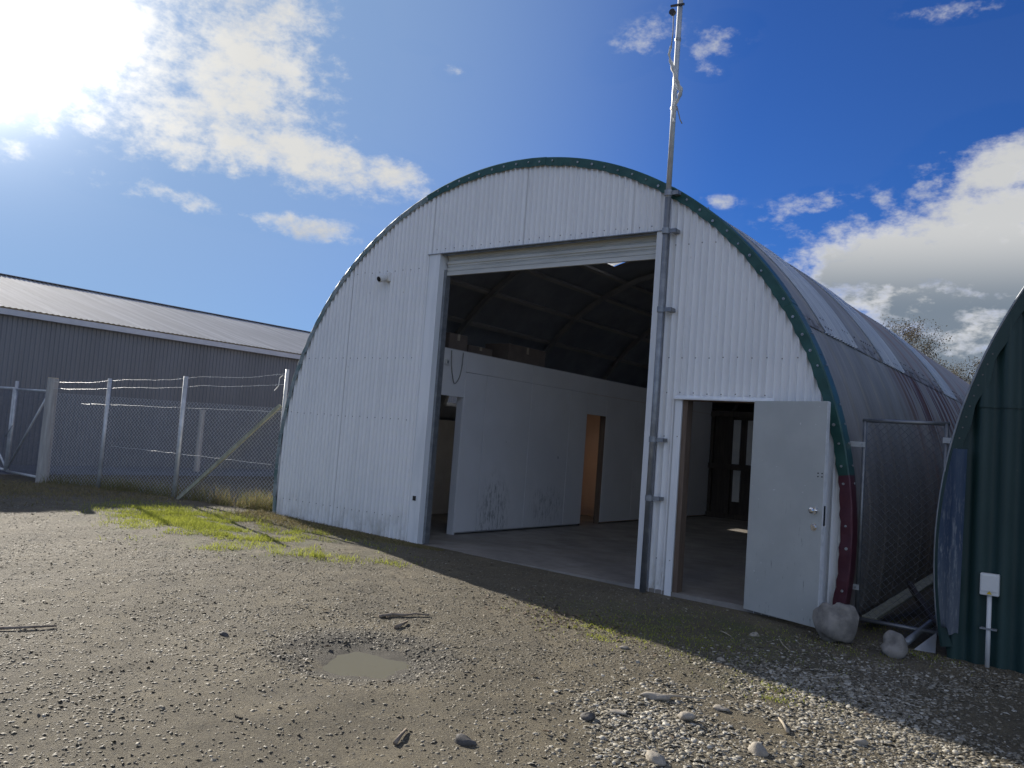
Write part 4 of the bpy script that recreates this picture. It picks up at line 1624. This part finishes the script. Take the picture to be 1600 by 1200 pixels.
def stick(pts, r, mat, label):
    mb = MB()
    P3 = []
    for x, y, dz in pts:
        P3.append((x, y, gz(x, y) + dz))
    n = len(P3)
    mb.tube(P3, [r * (1 - 0.5 * i / (n - 1)) * random.uniform(0.85, 1.15) for i in range(n)], 7)
    o = mb.build('stick', mat, None, smooth=True)
    tag(o, label, 'stick', 'sticks lying in the yard')


stick([(1.46, -3.24, 0.008), (1.50, -3.13, 0.016), (1.57, -3.04, 0.012), (1.59, -2.95, 0.018), (1.66, -2.86, 0.012)], 0.013, 'stick_wood', 'longest brown stick behind the puddle')
stick([(1.83, -3.42, 0.012), (1.78, -3.3, 0.02), (1.72, -3.18, 0.015)], 0.016, 'stick_wood', 'short thick stick between the puddle and the longest stick')
stick([(4.72, -3.20, 0.012), (4.66, -3.1, 0.02), (4.60, -3.0, 0.015)], 0.011, 'pale_stick', 'pale thin stick lying on the right gravel')
stick([(3.40, -5.0, 0.012), (3.36, -4.92, 0.018), (3.31, -4.83, 0.015)], 0.011, 'stick_wood', 'short stick at the bottom centre of the yard')
stick([(3.98, -3.27, 0.015), (4.04, -3.18, 0.02), (4.13, -3.08, 0.015)], 0.011, 'pale_stick', 'pale stick touching the long flat stone')
stick([(0.45, -5.75, 0.012), (0.55, -5.55, 0.016), (0.62, -5.35, 0.012)], 0.011, 'stick_wood', 'thin brown stick lying far left on the gravel')
stick([(3.45, -1.08, 0.01), (3.52, -1.18, 0.025), (3.60, -1.22, 0.012)], 0.006, 'pale_stick', 'thin pale twig in the shade before the grey door')
stick([(3.9, -0.9, 0.01), (4.0, -1.12, 0.02), (4.1, -1.25, 0.012)], 0.005, 'pale_stick', 'thin pale twig in the shade before the boulder')

# small loose gravel: far too many to count
def stones(n, sampler, smin, smax, seed, bright=(0.15, 0.95), ex=2.0):
    r = np.random.default_rng(seed)
    x, y = sampler(n, r)
    n = len(x)
    S = smin * (smax / smin) ** (r.random(n) ** ex)
    # perturbed octahedron
    oct_ = np.array([[1, 0, 0], [-1, 0, 0], [0, 1, 0], [0, -1, 0], [0, 0, 1], [0, 0, -1], [.62, .62, .42], [-.62, -.6, .4], [.6, -.6, .45], [-.6, .62, .42]])
    fc = np.array([[0, 2, 6], [6, 2, 4], [0, 6, 4], [2, 1, 9], [9, 1, 4], [2, 9, 4], [1, 3, 7], [7, 3, 4], [1, 7, 4], [3, 0, 8], [8, 0, 4], [3, 8, 4]])
    P = oct_[None] * r.uniform(0.72, 1.18, (n, 10, 3))
    dims = np.stack([S, S * r.uniform(0.45, 0.95, n), S * r.uniform(0.10, 0.34, n)], 1) / 2
    P = P * dims[:, None, :]
    az = r.random(n) * 6.283
    tx = r.normal(0, 0.28, n)
    ty = r.normal(0, 0.28, n)
    c, s_ = np.cos(tx), np.sin(tx)
    Y = P[..., 1] * c[:, None] - P[..., 2] * s_[:, None]
    Z = P[..., 1] * s_[:, None] + P[..., 2] * c[:, None]
    P[..., 1], P[..., 2] = Y, Z
    c, s_ = np.cos(ty), np.sin(ty)
    X = P[..., 0] * c[:, None] + P[..., 2] * s_[:, None]
    Z = -P[..., 0] * s_[:, None] + P[..., 2] * c[:, None]
    P[..., 0], P[..., 2] = X, Z
    c, s_ = np.cos(az), np.sin(az)
    X = P[..., 0] * c[:, None] - P[..., 1] * s_[:, None]
    Y = P[..., 0] * s_[:, None] + P[..., 1] * c[:, None]
    P[..., 0], P[..., 1] = X + x[:, None], Y + y[:, None]
    P[..., 2] += (gh(x, y) + dims[:, 2] * 0.15)[:, None]
    tone = np.repeat(np.clip(r.beta(2.0, 2.4, n) * (bright[1] - bright[0]) + bright[0], 0, 1), 10)
    F = (fc[None] + (np.arange(n) * 10)[:, None, None]).reshape(-1, 3)
    return P.reshape(-1, 3), F, tone


def samp_general(n, r):
    x = r.uniform(-6.5, 6.4, n * 3)
    y = r.uniform(-6.7, -0.15, n * 3)
    dist = np.hypot(x - CAM.x, y - CAM.y)
    den = np.clip(1.35 - dist / 11.0, 0.12, 1) * np.clip(0.62 + 1.1 * vnoise(x, y, 0.7, 2) + 0.8 * vnoise(x, y, 2.5, 5), 0.28, 1.3)
    q = pud_q(x, y)
    den = np.where(q < 0.75, 0.0, den)
    grassy = ((x + 3.0) / 2.6) ** 2 + ((y + 1.7) / 1.2) ** 2 < 1
    den = np.where(grassy, den * 0.3, den)
    keep = r.random(n * 3) < den
    return x[keep][:n], y[keep][:n]


def samp_gravel(n, r):
    x = r.uniform(3.0, 6.4, n * 4)
    y = r.uniform(-5.4, -0.3, n * 4)
    a = np.exp(-(((x - 4.35) / 0.55) ** 2 + ((y + 3.5) / 0.9) ** 2)) + 0.9 * np.exp(-(((x - 4.5) / 0.5) ** 2 + ((y + 2.3) / 0.55) ** 2)) + 0.75 * np.exp(-(((x - 5.3) / 0.7) ** 2 + ((y + 2.6) / 0.8) ** 2)) \
        + 0.6 * np.exp(-(((x - 5.0) / 0.7) ** 2 + ((y + 0.8) / 0.5) ** 2))
    a = a * np.clip(0.6 + 1.5 * vnoise(x, y, 1.6, 3) + 0.8 * vnoise(x, y, 4, 4), 0.0, 1.3)
    keep = r.random(n * 4) < a
    return x[keep][:n], y[keep][:n]


def samp_rim(n, r):
    a = r.random(n) * 6.283
    q = r.uniform(1.0, 2.0, n)
    x = PUD[0] + 0.40 * q * np.cos(a) - 0.06
    y = PUD[1] + 0.33 * q * np.sin(a) + 0.06
    k = (pud_q(x, y) > 0.9)
    return x[k], y[k]


for nm, args, mt in (('loose_gravel', (112000, samp_general, 0.007, 0.036, 21, (0.1, 1.0), 2.0), 'gravel'), ('river_gravel', (30000, samp_gravel, 0.012, 0.055, 22, (0.5, 1.15), 1.5), 'gravel'), ('wet_gravel', (1300, samp_rim, 0.012, 0.045, 23, (0.0, 0.35)), 'gravel')):
    V, F, tone = stones(*args)
    o = soup(nm, V, F, mt, tone=tone, kind='stuff')
    tag(o, {'loose_gravel': 'small loose stones scattered over the whole dirt yard', 'river_gravel': 'pale gravel spread in the lower right of the yard', 'wet_gravel': 'dark wet gravel around the rim of the puddle'}[nm], 'gravel')


# ------------------------------------------------------------------ grass and weeds
def blades(x, y, h, w, lean, seed, tone):
    r = np.random.default_rng(seed)
    n = len(x)
    z0 = gh(x, y) - 0.004
    az = r.random(n) * 6.283
    dx_, dy_ = np.cos(az), np.sin(az)
    la = r.random(n) * 6.283
    lx, ly = np.cos(la) * lean * h, np.sin(la) * lean * h
    V = np.zeros((n, 5, 3))
    V[:, 0] = np.stack([x - dx_ * w, y - dy_ * w, z0], 1)
    V[:, 1] = np.stack([x + dx_ * w, y + dy_ * w, z0], 1)
    V[:, 2] = np.stack([x + dx_ * w * .7 + lx * .35, y + dy_ * w * .7 + ly * .35, z0 + h * .6], 1)
    V[:, 3] = np.stack([x - dx_ * w * .7 + lx * .35, y - dy_ * w * .7 + ly * .35, z0 + h * .6], 1)
    V[:, 4] = np.stack([x + lx, y + ly, z0 + h], 1)
    fc = np.array([[0, 1, 2], [0, 2, 3], [3, 2, 4]])
    F = (fc[None] + (np.arange(n) * 5)[:, None, None]).reshape(-1, 3)
    return V.reshape(-1, 3), F, np.repeat(tone, 5)


r = np.random.default_rng(5)
n = 330000
x = r.uniform(-6.2, 0.0, n)
y = r.uniform(-3.4, 0.1, n)
m1 = np.exp(-(((x + 3.5) / 1.8) ** 2 + ((y + 1.6) / 0.78) ** 2) ** 1.5)
m2 = 1.2 * np.exp(-(((x + 1.15) / 0.75) ** 2 + ((y + 2.15 - 0.75 * (x + 1.15)) / 0.17) ** 2))
m3 = 0.55 * np.exp(-(((x + 3.0) / 1.0) ** 2 + ((y + 2.45) / 0.35) ** 2))
m4 = 0.7 * np.exp(-(((x + 2.6) / 1.2) ** 2 + ((y + 0.9) / 0.3) ** 2))
mk = np.maximum(np.maximum(m1, m2), np.maximum(m3, m4)) * np.clip(0.38 + 1.5 * vnoise(x, y, 1.4, 1) + 1.7 * vnoise(x, y, 5.5, 3), 0, 1.2)
keep = r.random(n) < mk * 0.75
x, y = x[keep], y[keep]
hh = (0.012 + 0.055 * r.random(len(x)) ** 2.6) * (1 + 0.9 * (m2[keep] > 0.6))
V, F, tone = blades(x, y, hh, 0.003, 0.7, 6, np.clip(r.random(len(x)) * 0.7 + 0.3 * (vnoise(x, y, 2, 2) + .5), 0, 1))
o = soup('grass_patch', V, F, 'grass_green', tone=tone, kind='stuff')
tag(o, 'short bright green grass growing on the dirt left of the hut', 'grass')
# green specks on the right side
xs_, ys_ = [], []
for cx, cy, rx, ry, nn_ in ((3.05, -1.75, 0.55, 0.28, 1700), (4.35, -2.35, 0.07, 0.05, 70), (4.43, -2.62, 0.06, 0.04, 70), (4.55, -2.35, 0.2, 0.15, 110), (2.9, -2.2, 0.08, 0.05, 120), (2.75, -1.9, 0.1, 0.05, 120), (3.3, -1.0, 0.6, 0.4, 900), (4.3, -0.75, 0.3, 0.12, 250), (4.9, -0.35, 0.15, 0.08, 250), (4.4, 0.6, 0.15, 0.5, 400)):
    xs_.append(r.normal(cx, rx, nn_))
    ys_.append(r.normal(cy, ry, nn_))
x, y = np.concatenate(xs_), np.concatenate(ys_)
V, F, tone = blades(x, y, 0.010 + 0.02 * r.random(len(x)), 0.003, 0.8, 8, r.random(len(x)))
o = soup('moss_tufts', V, F, 'grass_green', tone=tone, kind='stuff')
tag(o, 'scattered tiny green tufts on the dirt before the small door', 'grass')
# tall dry weeds along the fence
n = 15000
u = r.random(n)
x = FA.x + (FB.x - FA.x) * u ** 0.9 + r.normal(0, 0.12, n)
y = FA.y + (FB.y - FA.y) * u ** 0.9 + np.abs(r.normal(0, 0.42, n)) - 0.12
dn = np.where(u < 0.40, 1.0, 0.55) * np.clip(0.5 + 1.8 * vnoise(x, y, 1.8, 4), 0.05, 1)
k = r.random(n) < dn
x, y, u = x[k], y[k], u[k]
h = (0.06 + 0.30 * r.random(len(x)) ** 2.4) * np.where(u < 0.42, 1.0, 0.7)
V, F, tone = blades(x, y, h, 0.004, 0.45, 9, np.clip(r.normal(0.45, 0.3, len(x)), 0, 1))
o = soup('dry_weeds', V, F, 'grass_dry', tone=tone, kind='stuff')
tag(o, 'tall dry grass and weeds along the foot of the fence', 'weeds')
# dead trodden growth along the foot of the wall and the yard edge
n = 9000
x = r.uniform(-4.4, -0.6, n)
y = -0.12 - np.abs(r.normal(0, 0.25, n)) * np.clip((-x - 0.3) / 2.2, 0.15, 1.3) * 1.3
V, F, tone = blades(x, y, 0.015 + 0.06 * r.random(n) ** 2 * np.clip((-x) / 4, 0.2, 1), 0.004, 0.9, 10, np.clip(r.normal(0.25, 0.25, n), 0, 1))
o = soup('dead_litter', V, F, 'grass_dry', tone=tone, kind='stuff')
tag(o, 'flattened dead grass along the foot of the white wall', 'weeds')
n = 7000
x = r.uniform(-9.5, -5.6, n)
y = r.uniform(-3.2, -0.6, n)
k = r.random(n) < np.clip(0.5 + 1.6 * vnoise(x, y, 1.2, 5), 0.05, 1)
x, y = x[k], y[k]
V, F, tone = blades(x, y, 0.02 + 0.05 * r.random(len(x)), 0.005, 1.2, 11, np.clip(r.normal(0.2, 0.2, len(x)), 0, 1))
o = soup('shaded_verge', V, F, 'grass_dry', tone=tone, kind='stuff')
tag(o, 'brown trodden grass in the shade before the yard gate', 'weeds')
# dead leaves / bark chips
n = 420
x = np.concatenate([r.normal(2.35, 0.38, n - 120), r.uniform(0.0, 5.0, 120)])
y = np.concatenate([r.normal(-1.95, 0.22, n - 120), r.uniform(-4.5, -0.4, 120)])
L_ = r.uniform(0.02, 0.06, n)
Wd = L_ * r.uniform(0.25, 0.6, n)
az = r.random(n) * 6.283
V = np.zeros((n, 4, 3))
ca, sa = np.cos(az), np.sin(az)
z0 = gh(x, y) + 0.008
V[:, 0] = np.stack([x - ca * L_ / 2, y - sa * L_ / 2, z0], 1)
V[:, 1] = np.stack([x + sa * Wd / 2, y - ca * Wd / 2, z0 + r.uniform(0.002, 0.014, n)], 1)
V[:, 2] = np.stack([x + ca * L_ / 2, y + sa * L_ / 2, z0 + r.uniform(0, 0.01, n)], 1)
V[:, 3] = np.stack([x - sa * Wd / 2, y + ca * Wd / 2, z0 + r.uniform(0.002, 0.014, n)], 1)
F = (np.array([[0, 1, 2], [0, 2, 3]])[None] + (np.arange(n) * 4)[:, None, None]).reshape(-1, 3)
o = soup('dead_leaves', V.reshape(-1, 3), F, 'dead_leaf', tone=np.repeat(r.random(n), 4), kind='stuff')
tag(o, 'dead leaves and bark chips lying near the shadow edge', 'leaves')


# ------------------------------------------------------------------ trees behind the roof
def tree(c, H, W, seed, label):
    r = random.Random(seed)
    t_ = thing('bare_tree', (c[0], c[1], 0), label, 'tree', 'trees behind the hut')
    mb = MB()
    tips = []

    def grow(p, d, L, rad, lev):
        n = 4
        pts, rs = [p], [rad]
        q = p.copy()
        for i in range(n):
            d = (d + Vector((r.uniform(-.22, .22), r.uniform(-.22, .22), r.uniform(-.08, .2)))).normalized()
            q = q + d * L / n
            pts.append(q.copy())
            rs.append(rad * (1 - 0.5 * (i + 1) / n))
        (trunk if lev == 0 else mb).tube(pts, rs, 6 if lev < 2 else 4, cap=False)
        if lev >= 4:
            tips.extend(pts[1:])
            return
        kids = [4, 4, 4, 4][lev]
        for k in range(kids):
            i = n if k == 0 else r.randint(1, n)
            sp = Vector((r.uniform(-1, 1), r.uniform(-1, 1), r.uniform(-0.15, 0.8))).normalized()
            nd = (d * 0.55 + sp * 0.8).normalized()
            grow(pts[i], nd, L * r.uniform(0.55, 0.78), rs[i] * 0.62, lev + 1)

    trunk = MB()
    grow(Vector((c[0], c[1], 0)), Vector((0, 0, 1)), H * 0.42, H * 0.022, 0)
    trunk.build('trunk', 'bark', t_, smooth=True)
    mb.build('branches', 'bark', t_)
    g = np.random.default_rng(seed)
    T = np.array([p[:] for p in tips])
    m = len(T) * 20
    P = T[g.integers(0, len(T), m)] + g.normal(0, 0.12, (m, 3))
    s_ = g.uniform(0.018, 0.042, m)
    A = g.normal(size=(m, 3))
    A /= np.linalg.norm(A, axis=1)[:, None]
    B = np.cross(A, g.normal(size=(m, 3)))
    B /= np.linalg.norm(B, axis=1)[:, None]
    V = np.stack([P - A * s_[:, None], P + B * s_[:, None] * .5, P + A * s_[:, None], P - B * s_[:, None] * .5], 1) - np.array([c[0], c[1], 0])
    F = (np.array([[0, 1, 2, 3]])[None] + (np.arange(m) * 4)[:, None, None]).reshape(-1, 4)
    o = soup('crown', V.reshape(-1, 3), F, 'tree_leaf', t_, tone=np.repeat(g.random(m), 4), kind=None)
    return t_


tree((1.5, 26.0), 7.0, 4, 4, 'spreading half bare brown tree showing above the roof on the right')
tree((-0.9, 29.0), 6.6, 3, 9, 'smaller brown treetop just left of the spreading one, above the roof')
